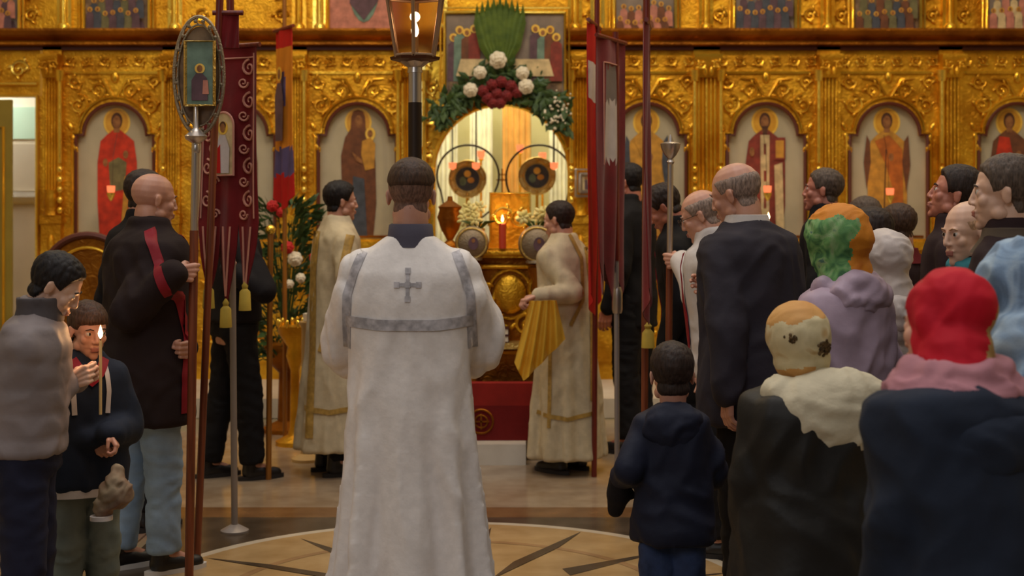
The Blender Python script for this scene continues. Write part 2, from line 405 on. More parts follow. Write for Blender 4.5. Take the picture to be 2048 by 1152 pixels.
    def coat_mb(s, hem=.75, e=.03, flare=.0, sleeves=True, cuff=0, arm_e=None, collar=.05, bell=0, belly=0):
        m = MB(); k = s.k; g = s.g; ae = e if arm_e is None else arm_e
        rows = []
        tab = [(hem, .165+flare, .125+flare), (.93, .168+flare*.3, .128+flare*.3+belly*.5), (1.08, .155, .115+belly), (1.26, .17, .122), (1.38, .172, .118), (1.44, .158, .10), (1.475, .105, .082), (1.50, .072, .07), (1.50+collar, .062, .064)]
        for z, rx, ry in tab:
            if z < hem: continue
            c = s.axis(z*k); ff = e if z < 1.46 else e*.35
            if z >= 1.5: c = c+Vector((0, .008, 0))
            rows.append(ring(c, rx*k*g+ff, ry*k*g+ff, tilt=-s.lean*.8 if z > .95 else 0))
        m.loft(rows)
        if sleeves:
            for sd, sh, el, wr, d, nn, curl in s.arms:
                m.cap(sh-Vector((sd*.02, 0, .008)), el, .056*k+ae*.8, .05*k+ae*.9)
                w2 = el+(wr-el)*(1.0-cuff)
                m.cap(el, w2-(w2-el).normalized()*.01, .048*k+ae*.9, .032*k+ae*.8+bell)
        return m
    def trousers(s, mat, e=.022, low=.06, seed=0):
        m = MB(); k = s.k
        m.loft([ring((0, 0, z*k), rx*k*s.g+e*.6, ry*k*s.g+e*.6) for z, rx, ry in [(.86, .155, .115), (.93, .16, .12), (1.03, .15, .11)]])
        for sd, hp, kn, an in s.legpts:
            lo = Vector((an.x, an.y, max(low*k+.04, .05)))
            m.cap(hp, kn, .085*k+e*.6, .06*k+e); m.tube([kn+Vector((0, 0, .02)), lerp(kn, lo, .5), lo], [.06*k+e, .052*k+e, .05*k+e], 16)
        return s.cloth('trousers', m, mat, .013, 4, wrinkle(.007, 9, (1, 1, 1.6), seed+3))
    def shoes(s, mat='shoe_black', sole='shoe_sole'):
        k = s.k
        for sd, hp, kn, an in s.legpts:
            m = MB(); b = Vector((an.x, an.y, 0)); R = lambda x, y, z: b+Vector((x, y, z))*k
            m.cap(R(0, -.02, .05), R(0, .06, .045), .045*k, .042*k); m.cap(R(0, .06, .04), R(0, .15, .032), .042*k, .034*k); m.cap(R(0, -.02, .06), R(0, -.015, .12), .042*k, .042*k)
            r = remesh(m, .008, 3); r.v = [Vector((v.x, v.y, max(v.z, .022))) for v in r.v]; sho = r.build('shoe', mat, s.root, 180)
            q = MB(); o = [(cos(a)*.043*k*(1 if sin(a) > 0 else .9), .055*k+sin(a)*.145*k) for a in [2*pi*j/24 for j in range(24)]]
            q.loft([[b+Vector((x, y, z)) for x, y in o] for z in (0.001, .026)]); q.build('sole', sole, sho, 45)
    def drape(s, base, name, path, width, mat, ang=0, off=.005, step=.02, parent=None, mats=None, fn=None, thick=.004):
        """a band of cloth laid over the clothing: path of (u, z) seen from direction ang (0 = from behind, 180 = from the front)"""
        bv = BVHTree.FromPolygons([tuple(v) for v in base.v], base.f)
        R = Matrix.Rotation(radians(ang), 3, 'Z'); dv = R @ Vector((0, 1, 0)); uv = R @ Vector((1, 0, 0))
        pts = []
        for a, b in zip(path, path[1:]):
            n = max(1, int((Vector(b)-Vector(a)).length/step)); pts += [Vector(a).lerp(Vector(b), i/n) for i in range(n)]
        pts.append(Vector(path[-1])); m = MB(); rows = []; last = [1e9]*5
        nw = 5
        for i, p in enumerate(pts):
            d = (pts[min(i+1, len(pts)-1)]-pts[max(0, i-1)]).normalized(); q = Vector((-d.y, d.x)); row = []
            for j in range(nw):
                c = p+q*width*(j/(nw-1)-.5)
                o = uv*c.x+Vector((0, 0, c.y))-dv*3
                h, nn, _, _ = bv.ray_cast(o, dv)
                if h is None: h = rows[-1][j]+Vector((0, 0, rows and (c.y-pts[i-1].y) or 0)) if rows else (uv*c.x+Vector((0, 0, c.y)))
                else: h = h-dv*off
                row.append(h)
            rows.append(row)
        L = []
        for row in rows: L.append(row+[r+dv*thick for r in reversed(row)])
        m.loft(L)
        if fn: m.m = [fn(sum((m.v[i] for i in f), Vector())/len(f)) for f in m.f]
        return m.build(name, mats or mat, parent or s.root, 60)
M['shoe_black'] = plain('black_shoe_leather', rgb(24, 20, 20), .4); M['shoe_sole'] = plain('dark_sole', rgb(34, 28, 26), .7); M['sole_white'] = plain('white_sole', rgb(206, 200, 194), .6)
def grip(pt, frm, sd, curl=.95, hint=None, r=.03, k=1):
    """hand closed around a vertical pole at pt, the forearm arriving from frm"""
    pt = Vector(pt); v = pt-Vector(frm); v.z = 0; v.normalize()
    up = Vector((0, 0, 1)); n = v.cross(up)*(-1 if sd > 0 else 1)      # palm turned to the pole
    d = (v*.9+n*.35).normalized()
    a = dict(w=pt-d*.075*k-n*r, d=d, n=n, curl=curl)
    if hint: a['hint'] = hint
    return a
# ------------------------------------------------------------ floor and room shell
def tilemat():
    m, t, b = newmat('floor_marble_tiles'); tcn = t.nodes.new('ShaderNodeTexCoord')
    br = t.nodes.new('ShaderNodeTexBrick'); br.offset = 0; br.inputs['Scale'].default_value = 1.0
    br.inputs['Brick Width'].default_value = .9; br.inputs['Row Height'].default_value = .9; br.inputs['Mortar Size'].default_value = .006
    br.inputs['Color1'].default_value = rgb(176, 152, 120); br.inputs['Color2'].default_value = rgb(158, 132, 102); br.inputs['Mortar'].default_value = rgb(110, 86, 62)
    n = t.nodes.new('ShaderNodeTexNoise'); n.inputs['Scale'].default_value = 1.6; n.inputs['Detail'].default_value = 6
    mx = t.nodes.new('ShaderNodeMix'); mx.data_type = 'RGBA'; mx.blend_type = 'MULTIPLY'; mx.inputs[0].default_value = .5
    t.links.new(tcn.outputs['Object'], br.inputs[0]); t.links.new(tcn.outputs['Object'], n.inputs['Vector'])
    t.links.new(br.outputs[0], mx.inputs[6]); t.links.new(n.outputs['Color'], mx.inputs[7]); t.links.new(mx.outputs[2], b.inputs['Base Color'])
    b.inputs['Roughness'].default_value = .22; return m
M['floor'] = tilemat()
def stone(name, a, b2, rough=.25):
    m = speck(name, rgb(*a), rgb(*b2), 5, rough); return m
M['st_pale'] = stone('pale_marble', (186, 172, 150), (204, 190, 168)); M['st_floor'] = stone('brownish_marble', (140, 118, 94), (162, 142, 118), .18); M['st_beige'] = stone('beige_marble', (164, 132, 88), (184, 152, 106))
M['st_dark'] = stone('dark_stone', (66, 54, 42), (86, 72, 58)); M['st_brown'] = stone('brown_marble', (104, 72, 44), (130, 94, 60)); M['st_tan'] = stone('tan_marble', (146, 112, 76), (168, 132, 92))
struct(MB().box(-7, 7, -3, 15.4, -.3, 0).build('floor', 'floor'))
def flatpoly(name, pts, z, mat, h=.004, mb=None):
    m = mb or MB(); n = len(pts)
    m.add([(x, y, 0.0005) for x, y in pts]+[(x, y, z) for x, y in pts], [tuple(range(n, 2*n))]+[(i, (i+1) % n, (i+1) % n+n, i+n) for i in range(n)])
    return m if mb else struct(m.build(name, mat, smooth=0))
CX, CY, RR = -.28, 5.89, 1.36
flatpoly('trim_1', [(-7, 7.60), (7, 7.60), (7, 10.1), (-7, 10.1)], .002, 'st_floor')
flatpoly('trim_2', [(-7, 7.36), (7, 7.36), (7, 7.60), (-7, 7.60)], .0025, 'st_brown')
flatpoly('trim_3', [(CX-1.47, CY-1.47), (CX+1.47, CY-1.47), (CX+1.47, CY+1.47), (CX-1.47, CY+1.47)], .003, 'st_dark')
circ = lambda r, n=72, a0=0: [(CX+r*cos(a0+2*pi*i/n), CY+r*sin(a0+2*pi*i/n)) for i in range(n)]
flatpoly('trim_4', circ(RR), .0045, 'st_pale'); flatpoly('trim_5', circ(RR-.055), .006, 'st_beige')
def ringmb(r0, r1, z):
    m = MB(); n = 72
    for i in range(n):
        a, b = 2*pi*i/n, 2*pi*(i+1)/n
        m.add([(CX+r*cos(t), CY+r*sin(t), z) for r, t in ((r0, a), (r1, a), (r1, b), (r0, b))], [(0, 1, 2, 3)])
    return m
m = MB()
for i in range(8):
    a = 2*pi*(i+.36)/8; w_ = .16
    m.add([(CX+r*cos(t), CY+r*sin(t), .0085) for r, t in ((.3, a-w_), (.95, a-.05), (1.29, a), (.62, a+.02), )], [(0, 1, 2, 3)])
    m.add([(CX+r*cos(t), CY+r*sin(t), .0075) for r, t in ((.62, a+.25), (1.24, a+.36), (.66, a+.42))], [(0, 1, 2)])
struct(m.build('trim_6', 'st_dark', smooth=0))
struct(ringmb(.92, .96, .007).build('trim_7', 'st_tan', smooth=0)); struct(ringmb(.1, .3, .008).build('trim_8', 'st_brown', smooth=0))
M['wall'] = speck('cream_plaster_wall', rgb(196, 176, 130), rgb(206, 188, 144), 2, .9)
struct(MB().box(-7.2, -7, -3, 15.4, 0, 7).build('wall_left', 'wall')); struct(MB().box(7, 7.2, -3, 15.4, 0, 7).build('wall_right', 'wall'))
M['apse'] = speck('pale_yellow_green_plaster', rgb(216, 206, 140), rgb(232, 224, 168), 2, .9)
struct(MB().box(-7.2, 7.2, 15.2, 15.4, 0, 7).build('wall_back', 'apse'))
# raised step in front of the screen
struct(MB().box(-6.9, 6.9, 10.7, 15.15, 0.004, .15).build('trim_9', 'marble_white'))

# ------------------------------------------------------------ gilded icon screen
DI = 11.85; S = F/DI
ix = lambda px: (px-1024)/S
iz = lambda py: CZ+(HY-py)/S
screen = thing('icon_screen', 'tall carved gilt icon screen spanning the church behind the worshippers', 'icon screen', (0, DI, 0))
def scroll(m, cx, cz, r, s, y, turns=1.6, rad=.013, a0=0):
    pts = []; rr = []
    n = 26
    for i in range(n):
        t = i/(n-1); a = a0+s*turns*2*pi*t; q = r*(1-.86*t)
        pts.append((cx+q*cos(a), y-.012*sin(pi*t), cz+q*sin(a))); rr.append(rad*(1.1-.6*t))
    m.tube(pts, rr, 6)
    for i in range(3, n-5, 5):
        p = Vector(pts[i]); d = Vector((p.x-cx, 0, p.z-cz)).normalized(); a = atan2(d.z, d.x)
        m.sph(p+d*rad*1.6, (rad*2.2, rad*.8, rad*1.0), 8, 5, rot=Matrix.Rotation(-(a+s*.7), 3, 'Y'))
    m.sph(pts[-1], rad*1.4, 8, 6)
def niche(hw, zs, r, n=22):
    """outline of a round headed niche with small shoulders: from bottom left over the top to bottom right (x,z), z0 added by caller"""
    pts = [(-hw, zs), (-r, zs)] if hw > r+.005 else [(-r, zs)]
    pts += [(-r*cos(pi*i/n), zs+r*sin(pi*i/n)) for i in range(1, n)]
    pts += [(r, zs), (hw, zs)] if hw > r+.005 else [(r, zs)]
    return pts
def surround(m, cx, pts, z0, x0, x1, z1, y0, y1):
    """slab with the niche cut out"""
    o = [(cx+pts[0][0], z0)]+[(cx+x, z) for x, z in pts]+[(cx+pts[-1][0], z0)]
    n = len(o); half = n//2; outer = []
    zt = max(z for x, z in o)
    for i, (x, z) in enumerate(o):
        if i == 0: outer.append((x0, z0))
        elif i == n-1: outer.append((x1, z0))
        else:
            t = (i-1)/(n-3)
            L = (z1-z0)*.5; W = x1-x0; tot = 2*L+W; d = t*tot
            if d < L: outer.append((x0, z0+(z1-z0)*.5+d))
            elif d < L+W: outer.append((x0+d-L, z1))
            else: outer.append((x1, z1-(d-L-W)))
    # keep the corners square
    ci = min(range(n), key=lambda i: abs(outer[i][0]-x0)+abs(outer[i][1]-z1)); outer[ci] = (x0, z1)
    ci = min(range(n), key=lambda i: abs(outer[i][0]-x1)+abs(outer[i][1]-z1)); outer[ci] = (x1, z1)
    for i in range(n-1):
        a, b, c, d = o[i], o[i+1], outer[i+1], outer[i]
        m.add([(p[0], y0, p[1]) for p in (a, b, c, d)], [(0, 1, 2, 3)])
        m.add([(a[0], y0, a[1]), (b[0], y0, b[1]), (b[0], y1, b[1]), (a[0], y1, a[1])], [(3, 2, 1, 0)])
    m.add([(x0, y0, z0), (x0, y1, z0), (x0, y1, z1), (x0, y0, z1)], [(0, 1, 2, 3)]); m.add([(x1, y0, z0), (x1, y1, z0), (x1, y1, z1), (x1, y0, z1)], [(3, 2, 1, 0)])
    m.add([(x0, y0, z1), (x1, y0, z1), (x1, y1, z1), (x0, y1, z1)], [(0, 1, 2, 3)])
def moulding(m, cx, pts, z0, y, rad):
    o = [(cx+pts[0][0], y, z0)]+[(cx+x, y, z) for x, z in pts]+[(cx+pts[-1][0], y, z0)]
    m.tube(o, rad, 6)
ZC = iz(95); ZA = iz(150)
def capital(m, x, z, w, y):
    m.loft([[(x+sx*a, y-b if sy < 0 else y, z+h) for sx, sy in ((-1, -1), (1, -1), (1, 1), (-1, 1))] for h, a, b in ((0, w, .06), (.03, w*1.1, .07), (.12, w*1.25, .10), (.15, w*1.35, .12), (.19, w*1.35, .12))])
    for s in (-1, 1):
        scroll(m, x+s*w*.75, z+.10, .035, s, y-.12, 1.2, .008); m.sph((x+s*w*.3, y-.1, z+.05), (.02, .012, .04), 8, 6)
cols = [(108, .060), (345, .055), (598, .055), (822, .06), (1160, .06), (1412, .085), (1655, .075), (1898, .075), (2140, .075)]
for px, hw in cols:
    x = ix(px); m = MB(); y = -.07
    m.box(x-hw*1.3, x+hw*1.3, -.05, .02, .15, ZC)
    for i in range(5):
        xx = x-hw+2*hw*(i+.5)/5; m.tube([(xx, -.055, 1.72), (xx, -.055, ZA-.02)], hw*.19, 8)
    capital(m, x, ZA-.03, hw, -.05)
    m.box(x-hw*1.5, x+hw*1.5, -.10, .02, .151, .45); m.box(x-hw*1.35, x+hw*1.35, -.085, .02, .45, 1.45); m.box(x-hw*1.5, x+hw*1.5, -.10, .02, 1.45, 1.52); m.lathe([(hw*1.2, 1.52), (hw*.9, 1.58), (hw*1.15, 1.62), (hw*.9, 1.70), (hw*1.05, 1.73)], (x, -.055, 0), 12)
    for i in range(4): m.sph((x, -.09, .62+i*.22), (hw*.5, .02, .08), 10, 6)
    c = m.build('column', 'gold_smooth' if px in (1412, 822) else 'gold', screen)
# bright slender colonettes
for px in (128, 332, 612, 798, 850, 1142, 1181, 1386, 1438, 1632, 1876):
    x = ix(px); m = MB(); m.tube([(x, -.11, 1.95), (x, -.11, ZA-.06)], .017, 10)
    for i in range(5): m.sph((x, -.11, 1.56+i*.085), (.026, .026, .03), 10, 6)
    m.lathe([(.03, ZA-.06), (.04, ZA), (.045, ZA+.03)], (x, -.11, 0), 10); m.build('colonette', 'gold_bright', screen)
bays = [(230, 78), (472, 78), (715, 78), (1294, 78), (1532, 78), (1777, 80), (2035, 78)]
edges = [108, 345, 598, 822, None, 1160, 1412, 1655, 1898, 2140]
NP = niche(.325, iz(270), .262)
Z0 = iz(478)
bm_ = []
for k, (px, hwp) in enumerate(bays):
    cx = ix(px); l, r = [(c[0]) for c in cols if c[0] < px][-1], [(c[0]) for c in cols if c[0] > px][0]
    x0, x1 = ix(l)+.06, ix(r)-.06
    m = MB(); surround(m, cx, NP, Z0, x0, x1, ZC, 0, .12); m.box(x0, x1, .12, .2, .15, ZC+.02); m.box(x0, x1, -.0, .12, .15, Z0)
    m.box(x0, x1, -.05, 0, Z0-.09, Z0-.02); m.box(x0+.03, x1-.03, -.03, 0, .3, Z0-.16)
    m.build('bay_panel', 'gold', screen)
    m = MB(); moulding(m, cx, NP, Z0, -.006, .016); m.build('niche_moulding', 'red_line', screen)
    m = MB(); NQ = niche(.352, iz(266), .30); moulding(m, cx, NQ, Z0, -.012, .012); m.build('gilt_moulding', 'gold_smooth', screen)
    m = MB(); zt = iz(205)
    for s in (-1, 1):
        scroll(m, cx+s*.30, zt-.02, .085, s, -.01, 1.5, .012, pi/2); scroll(m, cx+s*.14, zt+.10, .075, -s, -.01, 1.4, .011, -pi/2); scroll(m, cx+s*.33, zt+.17, .06, s, -.01, 1.4, .010)
        m.tube([(cx+s*.02, -.01, zt+.05), (cx+s*.10, -.02, zt+.19), (cx+s*.22, -.01, zt+.2)], [.012, .014, .005], 6)
        for i in range(3): m.sph((cx+s*(.37-.02*i), -.01, zt-.2-.09*i), (.022, .012, .04), 8, 6, rot=Matrix.Rotation(s*.5, 3, 'Y'))
    m.sph((cx, -.01, zt+.21), (.035, .02, .05), 10, 8); m.build('spandrel_carving', 'gold_smooth', screen)
    m = MB()
    for i in range(6):
        xx = x0+(x1-x0)*(i+.5)/6; scroll(m, xx, iz(122), .045, 1 if i % 2 else -1, -.012, 1.2, .009, pi if i % 2 else 0)
    m.box(x0, x1, -.02, 0, iz(148), iz(143)); m.build('frieze_carving', 'gold_smooth', screen)
    m = MB()
    for s in (-1, 1):
        for zz in (.55, .95): scroll(m, cx+s*.16, zz, .11, s, -.035, 1.6, .014)
    m.build('base_carving', 'gold_smooth', screen)
# cornice over the full width and the upper tier
XL, XR = ix(-420), ix(2200)
m = MB(); prof = [(-.02, ZC), (-.14, ZC+.012), (-.14, ZC+.03), (-.10, ZC+.05), (-.16, ZC+.09), (-.18, ZC+.12), (-.18, ZC+.14), (-.02, ZC+.15), (.2, ZC+.15), (.2, ZC)]
m.add([(XL, y, z) for y, z in prof]+[(XR, y, z) for y, z in prof], [tuple(range(10)), tuple(reversed(range(10, 20)))]+[(i, i+10, (i+1) % 10+10, (i+1) % 10) for i in range(10)])
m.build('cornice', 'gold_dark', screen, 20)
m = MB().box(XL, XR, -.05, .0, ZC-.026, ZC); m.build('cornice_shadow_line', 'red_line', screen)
ZU = ZC+.15; ZT = 4.15
m = MB().box(XL, XR, .06, .2, ZU, ZT); m.build('upper_panel', 'gold', screen)
for px in (-12, 128, 350, 598, 660-20, 838, 880, 1150, 1195, 1412, 1655, 1900, 2140):
    x = ix(px); m = MB(); m.box(x-.06, x+.06, 0, .06, ZU, ZT); m.tube([(x, -.01, ZU+.02), (x, -.01, ZT-.1)], .03, 10)
    m.lathe([(.05, ZU), (.05, ZU+.03), (.032, ZU+.05)], (x, -.01, 0), 12); m.build('upper_column', 'gold_bright' if px in (128, 350, 640, 1195, 880) else 'gold_smooth', screen)
m = MB()
for px in (60, 400, 560, 1185, 1440, 1622, 1685, 1868, 1930):
    for j in range(4): m = MB(); scroll(m, ix(px), ZU+.12+.2*j, .06, (-1)**j, .05, 1.5, .012, j); m.build('upper_carving', 'gold_smooth', screen)
# left of the first column: lintel over the side doorway, right wing end
xd0, xd1 = ix(-330), ix(76)
m = MB(); m.box(xd0, ix(80), 0, .2, iz(192), ZC); m.box(xd0-1.2, xd0, 0, .2, .15, ZC); m.box(xd1, ix(108)-.06, 0, .2, .15, iz(192)); m.build('bay_panel', 'gold', screen)
m = MB(); m.tube([(xd0, -.02, iz(192)), (xd1, -.02, iz(192)), (xd1, -.02, .16)], .02, 8)
for i in range(7): scroll(m, xd0+.1+i*.24, iz(140), .08, (-1)**i, -.01, 1.4, .014)
m.tube([(xd0, -.03, iz(168)), (xd1, -.03, iz(168))], .014, 8); m.build('door_carving', 'gold_bright', screen)
# centre bay: arch over the royal doors
CXR = ix(1003)
m = MB(); AR = niche(.57, iz(345), .57); surround(m, CXR, AR, .15, ix(850), ix(1158), ZC, 0, .14); m.build('arch_panel', 'gold_smooth', screen)
m = MB(); moulding(m, CXR, AR, .15, -.01, .022); m.build('gilt_moulding', 'gold_bright', screen)
m = MB()
for s in (-1, 1):
    for j, (dx, z) in enumerate([(.60, iz(235)), (.58, iz(180)), (.62, iz(300)), (.61, iz(120))]): m = MB(); scroll(m, CXR+s*dx, z, .06, s*(-1)**j, -.02, 1.5, .014); m.build('arch_carving', 'gold_bright', screen)

# ------------------------------------------------------------ icons
def ell(cx, cz, rx, rz, n=20, a0=0): return [(cx+rx*cos(a0+2*pi*i/n), cz+rz*sin(a0+2*pi*i/n)) for i in range(n)]
class Paint:
    def __init__(s): s.m = MB(); s.mats = []; s.n = 0
    def p(s, pts, mat):
        if mat not in s.mats: s.mats.append(mat)
        s.n += 1; s.m.poly([(x, z) for x, z in pts], -.0012*s.n, s.mats.index(mat)); return s
    def e(s, cx, cz, rx, rz, mat): return s.p(ell(cx, cz, rx, rz), mat)
    def build(s, name, parent, y, x=0, z=0, sc=1):
        s.m.v = [Vector((v.x*sc+x, v.y+y, v.z*sc+z)) for v in s.m.v]
        return s.m.build(name, s.mats, parent, 0)
def saint(kind, robe, over, inner='p_cream', base=-.85):
    """standing figure about 1 m tall, halo centre at (0,0)"""
    q = Paint(); q.e(0, 0, .115, .115, 'halo'); q.e(0, 0, .098, .098, 'halo_in')
    for a, b in ((0, 0),):
        if kind == 'mother':
            q.p([(-.07,.04),(-.05,.085),(0,.10),(.05,.085),(.07,.04),(.075,-.05),(.15,-.13),(.17,-.3),(.18,-.6),(.15,-.85),(-.12,-.85),(-.16,-.5),(-.17,-.25),(-.13,-.12),(-.075,-.05)], over)
            q.e(.005, .005, .038, .052, 'p_face'); q.e(.12, -.09, .05, .05, 'halo'); q.e(.118, -.09, .026, .03, 'p_face')
            q.p([(.04,-.14),(.12,-.12),(.17,-.16),(.16,-.34),(.07,-.36),(.03,-.24)], 'p_ochre'); q.p([(-.05,-.4),(.06,-.42),(.09,-.85),(-.06,-.85)], 'p_blue')
            q.p([(-.06,-.22),(.04,-.28),(.05,-.31),(-.02,-.29)], 'p_face')
        else:
            q.e(0, .012, .056, .066, 'p_hair')
            q.p([(-.035,-.06),(.035,-.06),(.10,-.10),(.17,-.14),(.20,-.3),(.20,-.62),(.17,-.85),(-.17,-.85),(-.19,-.6),(-.19,-.3),(-.16,-.14),(-.10,-.10)], robe)
            q.e(0, .0, .04, .052, 'p_face'); q.p([(-.03,-.045),(.03,-.045),(.028,-.08),(-.028,-.08)], 'p_face')
            if kind == 'bishop':
                q.p([(-.03,-.03),(.03,-.03),(.02,-.1),(0,-.12),(-.02,-.1)], 'p_hair'); q.p([(-.045,-.10),(.045,-.10),(.04,-.85),(-.04,-.85)], 'p_cream')
                for z in (-.2, -.4, -.6): q.p([(-.012,z-.04),(.012,z-.04),(.012,z+.04),(-.012,z+.04)], 'p_maroon')
                q.p([(.09,-.12),(.2,-.12),(.2,-.28),(.09,-.28)], 'p_maroon'); q.p([(.105,-.135),(.185,-.135),(.185,-.265),(.105,-.265)], 'p_ochre'); q.e(-.13, -.22, .025, .035, 'p_face')
                q.p([(.09,-.32),(.17,-.3),(.19,-.85),(.11,-.85)], 'p_cream')
            elif kind == 'angel':
                q.p([(-.17,-.14),(-.2,-.1),(-.23,-.3),(-.2,-.5),(-.16,-.3)], inner); q.p([(.17,-.14),(.21,-.1),(.23,-.32),(.19,-.52),(.15,-.3)], inner)
                q.p([(-.12,-.14),(.02,-.1),(.15,-.2),(.16,-.6),(.12,-.85),(.02,-.85),(.06,-.5),(-.02,-.3)], over); q.e(.04, -.26, .025, .03, 'p_face')
                q.p([(-.015,-.2),(-.005,-.2),(-.03,-.8),(-.04,-.8)], 'p_hair')
            else:
                q.p([(-.10,-.11),(.0,-.12),(.05,-.3),(.02,-.6),(.08,-.85),(-.15,-.85),(-.17,-.4)], over)
                q.p([(-.08,-.3),(.02,-.26),(.1,-.3),(.08,-.5),(-.06,-.52)], inner); q.e(.09, -.24, .026, .03, 'p_face'); q.e(-.11, -.3, .024, .03, 'p_face')
                q.p([(.08,-.4),(.12,-.42),(.1,-.84),(.04,-.84)], 'p_ochre')
    return q
icons = [(230, 0, 'warrior', 'p_red', 'p_red', 'p_green', 'tall arched icon of a saint in a red cloak, leftmost in the screen'),
 (472, 0, 'plain', 'p_brown', 'p_maroon', 'p_ochre', 'tall arched icon mostly hidden behind the maroon church banner'),
 (715, 0, 'mother', 'p_brown', 'p_brown', 'p_blue', 'tall arched icon of a haloed woman in brown holding a child, left of the lantern'),
 (1294, 0, 'angel', 'p_ochre', 'p_ochre', 'p_blue', 'tall arched icon half hidden behind the dark red banners right of the open doors'),
 (1532, 0, 'bishop', 'p_maroon', 'p_maroon', 'p_cream', 'tall arched icon of a bearded saint holding a book, above the elderly man'),
 (1777, 0, 'angel', 'p_ochre', 'p_orange', 'p_brown', 'tall arched icon of a haloed saint in orange and brown robes'),
 (2035, -.05, 'warrior', 'p_brown', 'p_red', 'p_ochre', 'tall arched icon of a saint turned aside, cut off at the right edge')]
for px, dx, kind, a, b_, c, lab in icons:
    t = thing('arched_icon', lab, 'icon', (ix(px), DI+.06, 0), group='arched icons in the icon screen')
    o = [(-.325, Z0)]+NP+[(.325, Z0)]
    MB().prism(o, 0, .05).build('board', 'icon_ground', t, 30)
    q = saint(kind, a, b_, c); q.m.v = [Vector((v.x*(.80 if abs(v.x) > 0 else 1)*(1.16 if i < 40 else 1), v.y, v.z*(1.0 if v.z > -.12 else 1.06))) for i, v in enumerate(q.m.v)]; q.build('painting', t, -.003, dx, iz(244), 1.06)
    m = MB(); m.tube([(-.305, -.006, Z0+.02), (.305, -.006, Z0+.02)], .01, 6); m.build('sill_moulding', 'gold_dark', t)
def rect_icon(px0, px1, py0, py1, lab, fn, ground='icon_dark', frame='gold_bright', name='framed_icon', y=DI+.02):
    x0, x1, z0, z1 = ix(px0), ix(px1), iz(py1), iz(py0); cx = (x0+x1)/2
    t = thing(name, lab, 'icon', (cx, y, z0)); w_ = (x1-x0)/2; h = z1-z0
    MB().box(-w_, w_, 0, .03, 0, h).build('board', ground, t)
    m = MB()
    for r_, o in ((.02, .0), (.012, .035)):
        m.tube([(-w_-o, -.01, -o), (w_+o, -.01, -o), (w_+o, -.01, h+o), (-w_-o, -.01, h+o), (-w_-o, -.01, -o-.005)], r_, 6)
    m.build('frame', frame, t, 60)
    q = Paint(); fn(q, w_, h); q.build('painting', t, -.003); return t
def crowd(cols_):
    def fn(q, w_, h):
        rnd = random.Random(len(cols_)*7+int(w_*1000))
        q.p([(-w_*.95, h*.4), (w_*.95, h*.4), (w_*.95, h*.97), (-w_*.95, h*.97)], cols_[0]); q.p([(-w_*.9, .02), (w_*.9, .02), (w_*.8, .1), (-w_*.8, .1)], 'p_dusk')
        n = 7
        for i in range(n):
            for row in (1, 0):
                x = -w_*.8+w_*1.6*(i+.5*row)/(n-.3); z = .13+.12*row+.05*rnd.random(); c = cols_[1+(i+row) % (len(cols_)-1)]
                q.p([(x-.035, .02+.1*row), (x+.035, .02+.1*row), (x+.03, z-.02), (x+.015, z), (x-.015, z), (x-.03, z-.02)], c)
                q.e(x, z+.02, .021, .021, 'halo_in'); q.e(x, z+.018, .011, .015, 'p_face')
    return fn
def lastsup(q, w_, h):
    q.p([(-w_*.95, .03), (w_*.95, .03), (w_*.95, h*.3), (-w_*.95, h*.3)], 'icon_dark')
    for i, (x, z) in enumerate([(-.42, .46), (-.37, .52), (-.31, .5), (-.25, .53), (.25, .53), (.31, .5), (.37, .52), (.42, .46)]):
        q.p([(x-.05, .12), (x+.05, .12), (x+.045, z-.04), (x, z), (x-.045, z-.04)], ['p_dusk', 'p_teal', 'p_brown', 'p_maroon'][i % 4]); q.e(x, z+.02, .034, .034, 'halo'); q.e(x, z+.015, .018, .022, 'p_face')
    q.p([(-.4, .16), (.4, .16), (.36, .3), (-.36, .3)], 'p_cream')
def angel(q, w_, h):
    q.e(0, h*.5, w_*.45, h*.4, 'p_teal'); q.e(.02, h*.42, .1, .16, 'p_blue'); q.e(.0, h*.72, .06, .06, 'halo'); q.e(0, h*.72, .03, .038, 'p_face')
    q.p([(-.07, h*.6), (.08, h*.6), (.12, h*.3), (.0, h*.12), (-.12, h*.28)], 'p_dusk'); q.p([(.05, h*.5), (.14, h*.66), (.1, h*.4)], 'p_cream'); q.p([(-.05, h*.5), (-.14, h*.66), (-.1, h*.4)], 'p_cream')
rect_icon(-70, 38, -150, 66, 'framed scene icon cut by the top left corner of the photo', crowd(['p_cream', 'p_dusk', 'p_pink']), 'icon_grey')
rect_icon(166, 298, -150, 66, 'dark framed scene icon above the saint in red', crowd(['p_cream', 'p_dusk', 'p_blue', 'p_green']))
rect_icon(655, 800, -150, 66, 'framed icon with an angel medallion, left of the glass lantern', angel, 'p_pink')
rect_icon(892, 1128, 32, 196, 'wide grey supper icon with haloed heads behind the green palm', lastsup, 'icon_grey', y=DI-.215)
rect_icon(1228, 1352, -150, 82, 'pale framed icon behind the tops of the banner poles', crowd(['p_dusk', 'p_brown', 'p_pink']), 'icon_grey')
rect_icon(1468, 1592, -150, 62, 'framed icon of dark figures on a pale ground above the bearded saint', crowd(['p_cream', 'p_blue', 'p_dusk']), 'icon_grey')
rect_icon(1706, 1842, -150, 66, 'framed icon of robed figures above the orange robed saint', crowd(['p_ochre', 'p_brown', 'p_green', 'p_blue']), 'icon_dark')
rect_icon(1974, 2110, -150, 62, 'framed icon with gilt lettering cut by the top right corner', crowd(['p_ochre', 'p_pink', 'p_cream']), 'icon_grey')
rect_icon(1158, 1182, 348, 384, 'tiny white framed icon on the gilt pillar beside the red banner', lambda q, w_, h: (q.p([(-.01, .02), (.02, .02), (.01, .1), (-.01, .1)], 'p_dusk'), q.e(0, .115, .012, .012, 'p_face')), 'p_cream', 'silver', 'small_icon', y=DI-.16)
